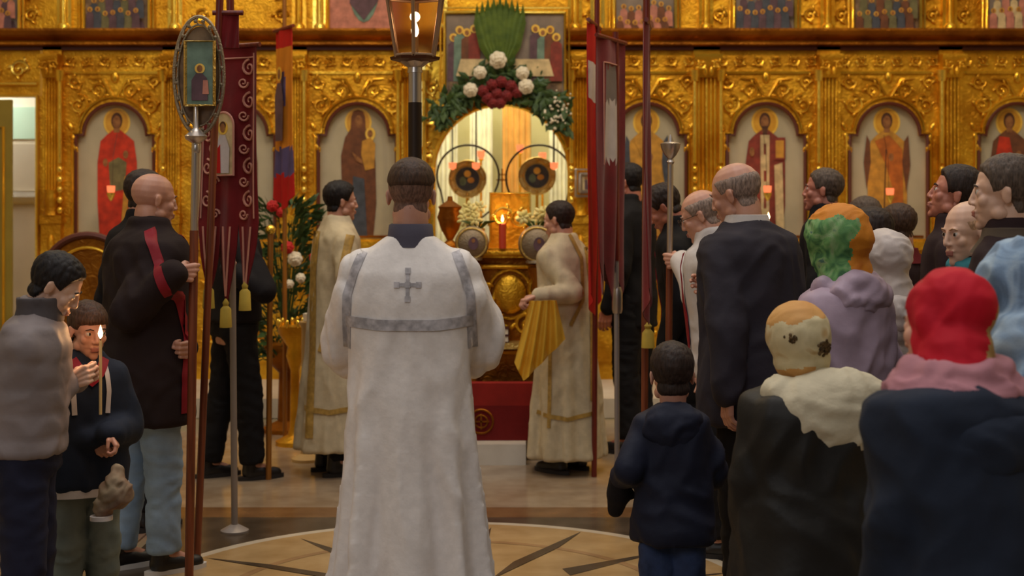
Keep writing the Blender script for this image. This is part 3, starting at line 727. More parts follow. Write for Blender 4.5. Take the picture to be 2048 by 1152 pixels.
# ------------------------------------------------------------ altar room seen through the open royal doors
M['white_cloth'] = cloth('white_curtain', rgb(224, 220, 196), .8)
M['orange_drape'] = cloth('ochre_drape', rgb(206, 158, 84), .8)
M['flame'] = plain('candle_flame', (1, .6, .25, 1), .5, emit=(1, .62, .28, 1), es=9)
M['glow_glass'] = plain('red_votive_glass', rgb(190, 60, 40), .2, emit=(1, .22, .08, 1), es=1.1)
M['wax'] = plain('beeswax', rgb(206, 170, 110), .5); M['red_wax'] = plain('red_wax', rgb(190, 60, 30), .5)
M['leaf'] = speck('green_leaf', rgb(38, 62, 26), rgb(62, 88, 34), 20, .6); M['palm'] = speck('palm_leaf_green', rgb(62, 86, 26), rgb(86, 108, 36), 14, .6)
M['rose_white'] = speck('white_petals', rgb(216, 204, 176), rgb(232, 222, 200), 20, .7); M['rose_red'] = speck('dark_red_petals', rgb(92, 14, 18), rgb(130, 24, 26), 20, .7)
M['flower_red'] = speck('red_petals', rgb(180, 20, 24), rgb(206, 40, 36), 20, .7); M['lily_yellow'] = speck('pale_yellow_petals', rgb(214, 196, 110), rgb(232, 220, 150), 20, .7)
def folds(m, x0, x1, z0, z1, y, n=40, nf=6, amp=.03, taper=1.0, th=.006):
    a = []; b = []
    for i in range(n+1):
        u = i/n; yy = y+amp*sin(u*nf*2*pi); a.append((u, yy))
    L = []
    for k in range(7):
        z = lerp(z0, z1, k/6); sc = lerp(taper, 1, k/6); cx = (x0+x1)/2
        front = [(cx+(x0+(x1-x0)*u-cx)*sc, yy, z) for u, yy in a]; L.append([Vector(p) for p in front]+[Vector((p[0], p[1]+th, p[2])) for p in reversed(front)])
    m.loft(L); return m
YA = 14.3
for i, (px0, px1, lab, mt) in enumerate([(868, 915, 'pale curtain hanging at the left inside the open doors', 'white_cloth'), (940, 985, 'white curtain left of the ochre drape inside the altar room', 'white_cloth'),
          (1098, 1140, 'white curtain at the right inside the open doors', 'white_cloth'), (1005, 1062, 'ochre drape hanging in the middle of the altar room', 'orange_drape')]):
    s_ = F/YA; c = ((px0+px1)/2-1024)/s_; hw = (px1-px0)/2/s_
    t = thing('altar_curtain', lab, 'curtain', (c, YA, .15))
    folds(MB(), -hw, hw, 0.0, 2.75, 0, 40, 5, .025).build('fabric', mt, t); MB().tube([(-hw-.03, 0, 2.76), (hw+.03, 0, 2.76)], .014, 8).build('rod', 'gold_bright', t)
# altar table with its things (D 13)
def at(px, py, D): return P(px, py, D)
t = thing('altar_table', 'gilt altar table standing behind the open doors', 'altar', (PX(1000, 12.9), 12.9, .15))
MB().box(-.62, .62, -.35, .35, .93, 1.0).build('table_top', 'gold_smooth', t); folds(MB(), -.6, .6, .01, .93, -.33, 60, 9, .015).build('front_cloth', 'gold_pale', t); MB().box(-.58, .58, -.28, .33, 0, .93).build('body', 'gold_dark', t)
# tabernacle: little gilt church with cross
t = thing('tabernacle', 'gilt tabernacle with domes and a cross on the altar table', 'tabernacle', (PX(1004, 12.9), 12.9, 1.15))
m = MB(); m.box(-.13, .13, -.1, .1, 0, .05); m.box(-.11, .11, -.09, .09, .05, .26); m.box(-.13, .13, -.1, .1, .26, .29); m.build('body', 'gold_bright', t)
for x, s_ in ((0, 1), (-.08, .55), (.08, .55)):
    MB().lathe([(.05*s_, .29), (.05*s_, .36), (.075*s_, .40), (.07*s_, .45), (.02*s_, .52), (.004, .56)], (x, 0, 0), 14).build('dome', 'gold_bright', t)
m = MB(); m.box(-.006, .006, -.006, .006, .55, .78); m.box(-.05, .05, -.006, .006, .67, .685); m.box(-.03, .03, -.006, .006, .72, .73); m.build('cross', 'gold_dark', t)
# two round processional fans behind the open doorway
def fan(px, py, D, label):
    c = P(px, py, D); t = thing('liturgical_fan', label, 'liturgical fan', (c.x, D, .15), group=None)
    z = c.z-.15; s_ = F/D
    m = MB(); n = 16; pts = [((.155+.014*(i % 2))*cos(2*pi*i/32), z+(.155+.014*(i % 2))*sin(2*pi*i/32)) for i in range(32)]
    m.prism(pts, -.008, .008); m.build('disc', 'gold_pale', t)
    m = MB(); o = [(.118*cos(2*pi*i/24), -.012, z+.118*sin(2*pi*i/24)) for i in range(25)]; m.tube(o, .008, 8); o = [(.16*cos(2*pi*i/24), -.012, z+.16*sin(2*pi*i/24)) for i in range(25)]; m.tube(o, .007, 8)
    for i in range(8): m.sph((.138*cos(2*pi*i/8), -.012, z+.138*sin(2*pi*i/8)), (.014, .01, .014), 8, 6)
    m.build('rim', 'gold_pale', t)
    q = Paint(); q.e(0, 0, .105, .105, 'p_blue'); q.p([(-.06, -.08), (.06, -.08), (.05, .0), (.02, .02), (-.02, .02), (-.05, 0)], 'p_blue'); q.e(.0, .045, .03, .03, 'halo'); q.e(.03, -.01, .03, .025, 'halo_in'); q.e(-.04, -.02, .03, .04, 'p_teal')
    q.build('painting', t, -.010, 0, z)
    MB().tube([(0, 0, 0.0), (0, 0, z-.15)], .014, 10).build('staff', 'gold_bright', t)
    return t
fan(935, 358, 12.35, 'round gilt fan with a bluish medallion, left one inside the open doors'); fan(1074, 352, 12.35, 'round gilt fan with a bluish medallion, right one inside the open doors')
def hoop(px, py, rpx, D, label):
    c = P(px, py, D); r = rpx*D/F; t = thing('wrought_hoop_stand', label, 'stand', (c.x, D, .15)); z = c.z-.15
    m = MB(); m.tube([(r*cos(a), 0, z+r*sin(a)) for a in [-.5+(pi+1)*i/30 for i in range(31)]], .009, 8); m.build('hoop', 'dark_metal', t)
    m = MB()
    for sx in (-1, 1): m.tube([(sx*r*cos(.5), 0, z-r*sin(.5)), (sx*r*.75, 0, z-r*1.1), (sx*.03, 0, z-r*1.6)], .008, 8)
    m.tube([(0, 0, 0.03), (0, 0, z-r*1.58)], .013, 8); m.lathe([(.12, .0), (.12, .012), (.02, .04)], (0, 0, 0), 16); m.build('stem', 'dark_metal', t)
hoop(936, 352, 62, 12.05, 'thin dark metal hoop around the left round fan'); hoop(1078, 356, 66, 12.05, 'thin dark metal hoop around the right round fan')
for px in (905, 952, 1108):
    c = P(px, 300, DI+.07); t = thing('hanging_lamp_chain', 'thin dark chain hanging in the doorway, %s' % {905: 'leftmost of three', 952: 'above the left round fan', 1108: 'rightmost of three'}[px], 'chain', (c.x, DI+.07, 0))
    m = MB(); z0, z1 = iz(325), iz(345)+sqrt(.57**2-(c.x-CXR)**2)+.01
    n = 24
    for i in range(n): m.sph((0, 0, lerp(z0, z1, i/(n-1))), (.008, .008, (z1-z0)/n*.6), 6, 5)
    m.build('links', 'dark_metal', t); MB().lathe([(.005, z0-.06), (.03, z0-.045), (.034, z0), (.03, z0)], (0, 0, 0), 10).build('bowl', 'glow_glass', t)
def candle(px, py, D, h, lab, mat='red_wax', r=.012, lit=True, stand=None, glass=False, base_z=None, energy=.5):
    c = P(px, py, D); z0 = c.z-h-.03 if base_z is None else base_z; h = c.z-.03-z0
    t = thing('candle', lab, 'candle', (c.x, D, z0))
    MB().lathe([(r, 0), (r, h-.005), (r*.7, h)], (0, 0, 0), 12).build('wax', mat, t); MB().tube([(0, 0, h-.004), (.001, 0, h+.012)], .0018, 6).build('wick', 'black', t)
    if lit:
        MB().lathe([(.001, h+.006), (.0075, h+.016), (.009, h+.026), (.005, h+.04), (.0005, h+.054)], (0, 0, 0), 12).build('flame', 'flame', t, 180)
        point('candle_light', (c.x, D, z0+h+.07), energy, (1, .5, .2), .015)
    return t
for px, py, lab in [(962, 312, 'small lit red lamp left of the tabernacle cross'), (1040, 300, 'small lit red lamp right of the tabernacle cross'), (1085, 316, 'small lit red lamp above the right round fan')]:
    c = P(px, py, 13.5); t = thing('votive_lamp', lab, 'lamp', (c.x, 13.5, .15)); z = c.z-.15
    MB().lathe([(.1, 0), (.1, .015), (.014, .04), (.012, z-.05), (.03, z-.03)], (0, 0, 0), 14).build('stand', 'gold_bright', t)
    MB().lathe([(.02, z-.03), (.034, z), (.036, z+.05), (.032, z+.05), (.03, z), (.018, z-.02)], (0, 0, 0), 14).build('glass', 'glow_glass', t)
    MB().lathe([(.001, z), (.008, z+.012), (.004, z+.03), (.0005, z+.04)], (0, 0, 0), 10).build('flame', 'flame', t, 180)
# two gilt vases of pale lilies under the fans
def blossom(m, c, r, mi=0, n=6, up=None):
    c = Vector(c)
    for i in range(n):
        a = 2*pi*i/n+c.x*9; d = Vector((cos(a), -.5, sin(a)))*r
        m.sph(c+d*.55, (r*.5, r*.22, r*.28), 8, 5, mi, rot=Matrix.Rotation(-a, 3, 'Y'))
    m.sph(c-Vector((0, r*.3, 0)), r*.22, 8, 5, mi)
for px, py, lab in [(955, 432, 'pale yellow lilies standing on the gold table below the left round fan'), (1072, 432, 'pale yellow lilies standing on the gold table beside the red candle')]:
    c = P(px, py, 9.25); t = thing('lily_vase', lab, 'flowers', (c.x, 9.25, 1.331)); z = c.z-1.331
    MB().lathe([(.03, 0), (.05, .02), (.045, z*.5), (.05, z*.62)], (0, 0, 0), 14).build('vase', 'gold_pale', t)
    for i in range(7):
        q = (random.uniform(-.1, .1), random.uniform(-.05, .05), z+random.uniform(-.03, .06)); m = MB(); blossom(m, q, .045); m.build('lily', 'lily_yellow', t)
    m = MB()
    for i in range(10): a = i*.63; m.tube([(0, 0, z*.5), (cos(a)*.06, sin(a)*.04, z*.8), (cos(a)*.13, sin(a)*.06, z*.85)], [.006, .012, .002], 6, flat=.3)
    m.build('leaves', 'leaf', t)

# ------------------------------------------------------------ wreath over the doors
CW = P(1000, 150, DI-.2)
t = thing('palm_leaf_fan', 'big green fan of palm leaf rising above the white roses', 'palm leaf', (CW.x, DI-.26, CW.z))
m = MB(); n = 19; R0 = 150/S
for i in range(n):
    a = lerp(-.44, .44, i/(n-1)); L = R0*(1.0 if i % 2 else .93)*(1-.10*abs(a)); w_ = .030
    d = Vector((sin(a)*.9, -.12*(.3+(i % 2)*.3), cos(a))); q = Vector((cos(a), 0, -sin(a)))
    pts = [Vector((sin(a)*.02, 0, 0)), d*L*.45+Vector((a*.10, 0, 0)), d*L*.85+Vector((a*.03, 0, 0)), d*L*1.02+Vector((-a*.06, 0, 0))]
    for k, (p0, p1, w0, w1) in enumerate(zip(pts, pts[1:], [.012, w_, w_*.7], [w_, w_*.7, .002])):
        yv = Vector((0, -.012, 0)); m.add([p0-q*w0, p0+yv, p0+q*w0, p1+q*w1, p1+yv, p1-q*w1, p0-yv*.2, p1-yv*.2], [(0, 1, 4, 5), (1, 2, 3, 4), (6, 0, 5, 7), (2, 6, 7, 3)])
m.build('leaf', 'palm', t, 30)
t = thing('leaf_garland', 'dark green leafy garland over the top of the open doors', 'garland', (CW.x, DI-.24, CW.z))
m = MB(); rnd = random.Random(3)
for i in range(620):
    u = rnd.uniform(-1, 1); w_ = rnd.random(); x = u*.53; zc = .0-.34*abs(u)**1.4
    x += rnd.gauss(0, .03); z = zc+rnd.uniform(-.12, .09); y = rnd.uniform(-.06, .03); a = rnd.uniform(0, 2*pi) if w_ < .6 else (-1.2 if u < 0 else -1.9)+rnd.gauss(0, .5)
    L = rnd.uniform(.06, .13); d = Vector((cos(a), rnd.uniform(-.5, .1), sin(a))); q = Vector((-d.z, 0, d.x)).normalized()*L*.22; p = Vector((x, y, z)); yv = Vector((0, -.008, 0))
    m.add([p, p+d*L*.5+q, p+d*L, p+d*L*.5-q, p+d*L*.5+yv], [(0, 3, 4), (3, 2, 4), (2, 1, 4), (1, 0, 4)])
m.build('leaves', 'leaf', t, 0)
m = MB()
for i in range(46):
    x, z = rnd.gauss(.46, .05), rnd.gauss(-.30, .08); m.sph((x, -.08+rnd.uniform(-.02, .02), z), rnd.uniform(.007, .014), 6, 5)
m.build('small_blooms', 'rose_white', t, 180)['kind'] = 'stuff'
def rose(m, c, r, mi=0):
    c = Vector(c)
    for k, (rr, n, f) in enumerate([(1, 7, .0), (.72, 5, -.28), (.42, 4, -.5)]):
        for i in range(n):
            a = 2*pi*i/n+k*.5; m.sph(c+Vector((cos(a)*r*rr*.55, f*r, sin(a)*r*rr*.55)), (r*.42*(rr+.2), r*.3, r*.42*(rr+.2)), 10, 6, mi)
    m.sph(c+Vector((0, -.35*r, 0)), r*.3, 8, 6, mi)
def rose_thing(c, r, mat, label, grp=None, kind='rose'):
    t = thing(kind, label, 'flower', c, group=grp); m = MB(); rose(m, (0, 0, 0), r); m.build('blossom', mat, t, 60)
    MB().tube([(0, 0, 0), (0, r*.9, -r*.3), (0, r*1.5, -r)], [.004, .004, .003], 6).build('stem', 'leaf', t)
for px, py, r, lab in [(996, 120, 17, 'white rose at the foot of the palm leaf, topmost in the garland'), (960, 145, 13, 'small white rose left of the topmost rose in the garland'), (1045, 146, 13, 'small white rose right of the topmost rose in the garland'),
                  (941, 180, 14, 'white rose at the left end of the dark red roses'), (1052, 173, 15, 'white rose at the right end of the dark red roses')]:
    c = P(px, py, DI-.36); rose_thing((c.x, DI-.36, c.z), r/S, 'rose_white', lab, 'white roses in the garland')
k = 0
for px, py in [(966, 182), (984, 170), (1003, 164), (1022, 172), (1034, 184), (975, 196), (994, 188), (1013, 192), (1000, 206), (985, 206)]:
    c = P(px, py, DI-.34); rose_thing((c.x, DI-.34, c.z), 11.5/S, 'rose_red', 'dark red rose in the cluster at the middle of the garland', 'dark red roses in the garland')

# ------------------------------------------------------------ gold table (shrine) in front of the doors
TX = PX(1010, 9.0)
t = thing('red_clad_step', 'red cloth covered step with a round gilt emblem in front of the gold table', 'step', (PX(1010, 8.95), 8.95, .131))
M['red_cloth'] = cloth('red_cloth', rgb(132, 28, 20), .8); M['red_dark'] = cloth('dark_red_cloth', rgb(104, 14, 12), .8)
m = MB(); m.box(-.36, .30, 0, .1, 0, .22, 0); m.box(-.36, .30, 0, .1, .22, .36, 1); m.build('cloth', ['red_dark', 'red_cloth'], t, 30)
m = MB(); m.tube([(-.15+.075*cos(2*pi*i/20), -.004, .12+.075*sin(2*pi*i/20)) for i in range(21)], .007, 6); m.tube([(-.15+.04*cos(2*pi*i/20), -.004, .12+.04*sin(2*pi*i/20)) for i in range(21)], .006, 6)
m.box(-.155, -.145, -.008, .0, .07, .17); m.box(-.2, -.1, -.008, .0, .115, .125); m.build('emblem', 'gold_dark', t)
t = MB().box(-.55, .13, -.14, 1.1, 0, .13).box(.13, .52, .16, 1.1, 0, .13).build('white_plinth', 'marble_white', smooth=0, loc=(PX(1010, 8.95), 8.95, 0)); tag(t, 'low white stone plinth under the red clad step and gold table', 'plinth')
t = thing('gold_table', 'carved gilt table in front of the open doors between the two servers', 'table', (PX(1020, 9.3), 9.3, .13))
zt = 1.20
m = MB(); m.box(-.50, .50, -.04, .45, 0, .52); m.box(-.46, .46, .0, .45, .52, zt-.06); m.build('body', 'gold_dark', t)
m = MB(); m.box(-.54, .54, -.07, .5, zt-.06, zt); m.tube([(-.54, -.07, zt-.03), (.54, -.07, zt-.03)], .02, 8); m.build('table_top', 'gold', t)
m = MB()
for z in (.52, .58, zt-.12): m.tube([(-.5, -.03, z), (.5, -.03, z)], .016, 8)
for s in (-1, 1):
    scroll(m, s*.24, .92, .15, s, -.02, 1.8, .016); scroll(m, s*.38, .72, .08, -s, -.02, 1.6, .014); scroll(m, s*.1, .7, .08, s, -.02, 1.6, .014); scroll(m, s*.4, 1.06, .06, s, -.02, 1.6, .012)
m.sph((0, -.02, .9), (.11, .05, .13), 14, 10); m.tube([(.14*cos(a), -.02, .9+.16*sin(a)) for a in [2*pi*i/20 for i in range(21)]], .012, 6); m.build('carving', 'gold', t)
m = MB(); m.tube([(-.52, -.1, .0), (-.52, -.1, .6)], .03, 10); m.tube([(.52, -.1, .0), (.52, -.1, .6)], .03, 10); m.box(-.55, .55, -.2, -.05, .56, .60); m.build('front_rail', 'gold_pale', t)
for px in (944, 1074):
    x = PX(px, 9.12)-PX(1020, 9.3); m = MB(); m.lathe([(.06, 0), (.06, .03), (.03, .07), (.03, 1.0), (.055, 1.05), (.06, 1.105 if px == 944 else 1.085), (0, 1.105 if px == 944 else 1.085)], (x, -.18, 0), 14); m.build('post', 'gold_dark', t)
M['page'] = plain('book_pages', rgb(220, 206, 180), .8); M['book_cover'] = plain('dark_red_book_cover', rgb(64, 16, 14), .5)
for i, (py, lab) in enumerate([(731, 'lower pale edged book lying on the front rail of the gold table'), (712, 'upper pale edged book lying on the front rail of the gold table')]):
    t = thing('book', lab, 'book', (PX(985, 9.1), 9.18, .731+.047*i), group='books on the gold table')
    MB().box(-.10, .10, -.07, .07, .006, .040).build('pages', 'page', t, 0); m = MB(); m.box(-.105, .105, -.075, .075, 0, .006); m.box(-.105, .105, -.075, .075, .040, .046); m.box(-.105, -.1, -.075, .075, .006, .04); m.build('cover', 'book_cover', t, 0)
ZT_ = .13+zt
M['mitre'] = gold('dull_gilt_fabric', rgb(120, 104, 84), rgb(158, 140, 112), .5, 40, .5, .01, .5)
def mitre(px, py, rpx, D, lab):
    c = P(px, py, D); r = rpx*D/F; t = thing('round_gilt_vessel', lab, 'vessel', (c.x, D, c.z-r))
    m = MB(); m.sph((0, 0, r), (r, r*.8, r), 20, 14); m.lathe([(r*.6, 0), (r*.6, .012), (r*.45, .03)], (0, 0, 0), 16); r_ = m.build('body', 'mitre', t)
    m = MB(); m.tube([(r*.86*cos(a), -r*.45, r+r*.86*sin(a)) for a in [2*pi*i/24 for i in range(25)]], .008, 6); m.build('band', 'gold_pale', t)
    q = Paint(); q.e(r*.1, 0, r*.3, r*.38, 'p_dusk'); q.e(r*.1, r*.16, r*.1, r*.12, 'p_face'); q.build('medallion', t, -r*.82, 0, r)
for px, py, rp, D, lab in [(944, 486, 34, 9.12, 'round dull gilt vessel on a post of the gold table beside the deacon'), (1074, 488, 38, 9.12, 'round dull gilt vessel on a post of the gold table beside the right server')]: mitre(px, py, rp, D, lab)
t = candle(1005, 437, 9.22, .2, 'thick lit red candle in the middle of the gold table', 'red_wax', .024, base_z=ZT_+.001, energy=.9)
t = thing('gilt_book_stand', 'gilt stand with an open gospel cover behind the red candle', 'stand', (PX(1020, 9.5), 9.5, ZT_))
m = MB(); m.box(-.13, .13, -.01, .02, .03, .36); m.box(-.15, .15, -.05, .06, 0, .03); m.build('board', 'gold', t)
m = MB(); scroll(m, -.05, .2, .07, 1, -.02, 1.5, .01); scroll(m, .06, .2, .07, -1, -.02, 1.5, .01); m.tube([(-.13, -.015, .03), (-.13, -.015, .36), (.13, -.015, .36), (.13, -.015, .03)], .01, 6); m.build('carving', 'gold_bright', t)
t = thing('gilt_urn', 'gilt urn on the gold table just right of the deacon head', 'urn', (PX(900, 9.45), 9.45, ZT_)); MB().lathe([(.05, 0), (.05, .02), (.02, .05), (.06, .12), (.085, .2), (.07, .25), (.08, .27), (.02, .31), (.015, .34)], (0, 0, 0), 18).build('body', 'gold_dark', t)

# ------------------------------------------------------------ hanging lamps before the icons
for px, py, lab in [(1535, 385, 'small lit red lamp hanging before the bearded saint icon'), (1780, 390, 'small lit red lamp hanging before the orange robed saint icon'), (222, 385, 'small lit red lamp hanging before the red cloaked saint icon')]:
    c = P(px, py, DI-.2); t = thing('icon_lamp', lab, 'lamp', (c.x, DI-.2, c.z))
    MB().lathe([(.004, -.07), (.02, -.05), (.032, -.02), (.034, .0)], (0, 0, 0), 14).build('bowl', 'gold_bright', t); MB().lathe([(.026, -.01), (.032, .02), (.034, .055), (.030, .055), (.024, -.005)], (0, 0, 0), 14).build('glass', 'glow_glass', t)
    MB().lathe([(.001, .0), (.009, .014), (.005, .032), (.0005, .044)], (0, 0, 0), 10).build('flame', 'flame', t, 180)
    m = MB()
    m.tube([(0, .036, .0), (0, .06, .3), (0, .19, .5)], .002, 5)
    m.build('chain', 'dark_metal', t)
    point('icon_lamp_light', (c.x, DI-.24, c.z+.1), .5, (1, .5, .2), .02)
# floor candle stand behind the elder: taper candle at (1537,440)
candle(1537, 432, 8.9, .16, 'lit thin candle behind the elderly man, in front of the bearded saint', 'wax', .006, base_z=PZ(480, 8.9), energy=.8)
t = thing('candle_stand', 'tall brass candle stand hidden behind the elderly man', 'candle stand', (PX(1537, 8.9), 8.9, 0)); z = PZ(480, 8.9)
m = MB(); m.lathe([(.16, 0), (.16, .02), (.03, .06), (.018, .1), (.018, z-.12), (.03, z-.1), (.018, z-.08), (.12, z-.03), (.13, z-.001), (.0, z-.001)], (0, 0, 0), 20); m.build('stem', 'gold_smooth', t)

# ------------------------------------------------------------ flower stand at left, gilt stand, candlestick
def at0(px, D): return (PX(px, D), D, 0)
t = thing('flower_arrangement', 'tall arrangement of greenery with red and white flowers left of the cream robed server', 'flowers', (PX(572, 10.1), 10.1, 0))
MB().lathe([(.17, 0), (.17, .03), (.06, .08), (.05, .42), (.13, .5), (.16, .62), (.15, .64)], (0, 0, 0), 20).build('stand', 'gold_dark', t)
m = MB(); rnd = random.Random(11)
for i in range(900):
    z = rnd.uniform(.5, 1.62); w_ = .26*(1-((z-1.0)/.9)**2*.6); a = rnd.uniform(0, 2*pi); r = w_*sqrt(rnd.random()); p = Vector((r*cos(a), r*sin(a)*.8, z)); L = rnd.uniform(.06, .15)
    d = Vector((cos(a)*.7, sin(a)*.7, rnd.uniform(-.3, 1))).normalized(); q = d.cross(Vector((rnd.random(), rnd.random(), .3))).normalized()*L*.14
    m.add([p, p+d*L*.5+q, p+d*L, p+d*L*.5-q], [(0, 1, 2, 3)])
for i in range(26):
    a = rnd.uniform(0, 2*pi); m.tube([(0, 0, .6), (cos(a)*.08, sin(a)*.06, 1.1), (cos(a)*.16, sin(a)*.1, 1.5)], [.006, .004, .002], 5)
m.build('foliage', 'leaf', t, 0)
for px, py, c_, r, lab in [(590, 518, 'rose_white', 15, 'white chrysanthemum, largest in the tall arrangement'), (601, 556, 'rose_white', 10, 'small white flower low on the right of the tall arrangement'), (579, 568, 'rose_white', 9, 'small white flower lowest in the tall arrangement'),
                      (575, 495, 'flower_red', 13, 'red flower just above the largest white one'), (629, 515, 'flower_red', 11, 'red flower at the right edge of the tall arrangement'), (545, 412, 'flower_red', 12, 'red flower at the top left of the tall arrangement'), (562, 425, 'flower_red', 10, 'red flower second from the top of the tall arrangement')]:
    c = P(px, py, 9.83); rose_thing((c.x, 9.83, c.z), r*9.83/F, c_, lab, None, 'flower')
t = thing('candle_pedestal', 'gilt pedestal with a fluted shaft below the flower arrangement', 'pedestal', at0(590, 9.55))
m = MB(); m.lathe([(.13, 0), (.13, .03), (.05, .07), (.035, .12), (.03, .5), (.045, .55), (.06, .60), (.05, .66), (.11, .75), (.12, .80), (0, .80)], (0, 0, 0), 20); m.build('shaft', 'gold', t)
m = MB()
for i in range(10): a = 2*pi*i/10; m.sph((.115*cos(a), .115*sin(a), .82), (.014, .014, .03), 8, 6)
m.build('crown', 'gold_bright', t)
t = thing('floor_pillar_candle', 'thick pale candle on a white foot beside the left server', 'candle', at0(612, 8.95)); MB().lathe([(.09, 0), (.09, .02), (.035, .05), (.03, .1), (.028, .84), (.045, .87), (.045, .88), (.0, .88)], (0, 0, 0), 18).build('body', 'wax', t)
MB().lathe([(.001, .88), (.02, .885), (.02, .93), (.0, .935)], (0, 0, 0), 12).build('candle_end', 'page', t)
# thin golden staff standing at (535, 600-960)
t = thing('banner_staff', 'golden brown wooden staff beside the dark trousered man', 'staff', at0(537, 8.36)); MB().tube([(0, 0, 0), (.012, .0, 1.45)], .017, 12).build('shaft', 'wood_gold', t); MB().sph((.012, 0, 1.47), .03, 12, 8).build('knob', 'gold_bright', t)
# gilt arched stand at the far left
t = thing('arched_icon_stand', 'dark edged arched gilt stand behind the boy in the grey jacket', 'stand', at0(176, 8.6)); r = 90*8.6/F; zc = PZ(560, 8.6)
o = [(-r, .55)]+[(-r*cos(pi*i/20), zc+r*sin(pi*i/20)) for i in range(21)]+[(r, .55)]
MB().prism(o, 0, .05).build('board', 'gold_dark', t, 40); m = MB(); m.tube([(x, -.01, z) for x, z in o], .022, 8); m.build('rim', 'red_line', t); m = MB(); m.tube([(x*.72, -.012, zc+(z-zc)*.72) for x, z in o], .012, 8); m.build('inner_rim', 'gold_smooth', t)
m = MB(); m.box(-r*.8, -r*.65, 0, .05, 0, .55); m.box(r*.65, r*.8, 0, .05, 0, .55); m.box(-r*.9, r*.9, -.12, .2, 0.001, .04); m.build('base', 'wood_gold', t)
# ------------------------------------------------------------ side doorway room
M['mint'] = speck('mint_panel', rgb(176, 200, 172), rgb(186, 208, 182), 2, .9); M['door_beige'] = speck('beige_door_panel', rgb(176, 158, 132), rgb(188, 170, 144), 2, .7); M['olive'] = speck('olive_gold_door', rgb(128, 108, 28), rgb(146, 124, 40), 3, .5)
t = thing('panelled_cupboard', 'cream panelled cupboard seen through the side doorway at the left edge', 'cupboard', (PX(30, 13.4), 13.4, .15))
g = lambda py: PZ(py, 13.4)-.15
MB().box(-.5, .4, 0, .4, 0, g(190)).build('body', 'page', t, 0); MB().box(-.05, .3, -.02, 0, g(278), g(214)).build('panel', 'mint', t, 0); MB().box(-.07, .26, -.02, 0, g(382), g(288)).build('panel', 'door_beige', t, 0)
MB().box(-.12, .34, -.08, 0, g(394), g(384)).build('shelf', 'marble_white', t, 0); MB().box(-.1, .3, -.02, 0, .1, g(410)).build('panel', 'door_beige', t, 0)
dr = thing('door_1', 'x', 'x', (PX(22, DI-.06), DI-.06, .15)); dr['kind'] = 'structure'; del dr['label'], dr['category']
MB().box(-1.0, 0, 0, .05, 0, iz(200)-.15).build('door_leaf', 'olive', dr, 0); m = MB(); m.tube([(-.06, -.01, .2), (-.06, -.01, 2.1), (-.8, -.01, 2.1), (-.8, -.01, .2), (-.06, -.01, .2)], .012, 6); m.build('door_moulding', 'gold_smooth', dr)
# ------------------------------------------------------------ lantern on its pole
M['glass'] = plain('lantern_glass', (1, .9, .82, 1), .05); 
g_ = M['glass'].node_tree.nodes['Principled BSDF']; g_.inputs['Transmission Weight'].default_value = 1; g_.inputs['IOR'].default_value = 1.05; g_.inputs['Base Color'].default_value = rgb(236, 218, 204); g_.inputs['Roughness'].default_value = .2
M['bulb'] = plain('lit_bulb', (1, .7, .4, 1), .3, emit=(1, .70, .40, 1), es=10)
LD = 5.6; LC = P(830, 120, LD)
t = thing('processional_lantern', 'glass lantern with a lit candle bulb on a dark pole, above the deacon head', 'lantern', (LC.x, LD, 0)); zb = LC.z; s_ = LD/F
m = MB(); m.tube([(0, 0, .0), (0, 0, PZ(205, LD))], .027, 14); m.build('pole', 'dark_metal', t); m = MB(); m.tube([(0, 0, PZ(205, LD)), (0, 0, zb-.03)], .026, 14); m.lathe([(.03, zb-.05), (.028, zb-.03), (.07, zb), (.08, zb+.01), (.07, zb+.02), (0, zb+.02)], (0, 0, 0), 16); m.build('socket', 'silver', t)
r0, r1, h = 42*s_, 62*s_, 118*s_
hexp = lambda r, z, a0=pi/6: [Vector((r*cos(a0+2*pi*i/6), r*sin(a0+2*pi*i/6), z)) for i in range(6)]
b0, b1 = hexp(r0, zb+.015), hexp(r1, zb+.015+h)
for i in range(6):
    j = (i+1) % 6; m = MB(); d = ((b0[i]+b0[j])/2); d.z = 0; d.normalize(); q = [b0[i], b0[j], b1[j], b1[i]]; c = sum(q, Vector())/4; q = [c+(p-c)*.93 for p in q]
    m.add(q+[p-d*.003 for p in q], [(0, 1, 2, 3), (7, 6, 5, 4), (0, 4, 5, 1), (1, 5, 6, 2), (2, 6, 7, 3), (3, 7, 4, 0)]); m.build('pane', 'glass', t, 0)
M['copper'] = plain('pale_bronze_frame', rgb(170, 142, 120), .4, .7); M['copper_dark'] = plain('dark_bronze', rgb(84, 46, 28), .4, .7)
m = MB()
for i in range(6): m.tube([b0[i], b1[i]], .0075, 8); m.tube([b0[i], b0[(i+1) % 6]], .008, 8); m.tube([b1[i], b1[(i+1) % 6]], .008, 8)
m.build('frame', 'copper', t)
m = MB(); m.lathe([(.02, zb-.02), (r0*1.15, zb), (r0*1.2, zb+.012), (0, zb+.012)], (0, 0, 0), 6); m.loft([hexp(r1*1.12, zb+.015+h), hexp(r1*1.15, zb+.03+h), hexp(r1*.6, zb+.11+h), hexp(.02, zb+.16+h)]); m.build('roof', 'copper_dark', t, 20)
m = MB(); m.tube([(0, 0, zb+.012), (0, 0, zb+.09)], .014, 12); m.build('candle_tube', 'wax', t); MB().lathe([(.006, zb+.09), (.014, zb+.105), (.015, zb+.12), (.008, zb+.14), (.001, zb+.16)], (0, 0, 0), 16).build('bulb', 'bulb', t, 180)
point('lantern_light', (LC.x, LD, zb+.17), .5, (1, .7, .4), .02)

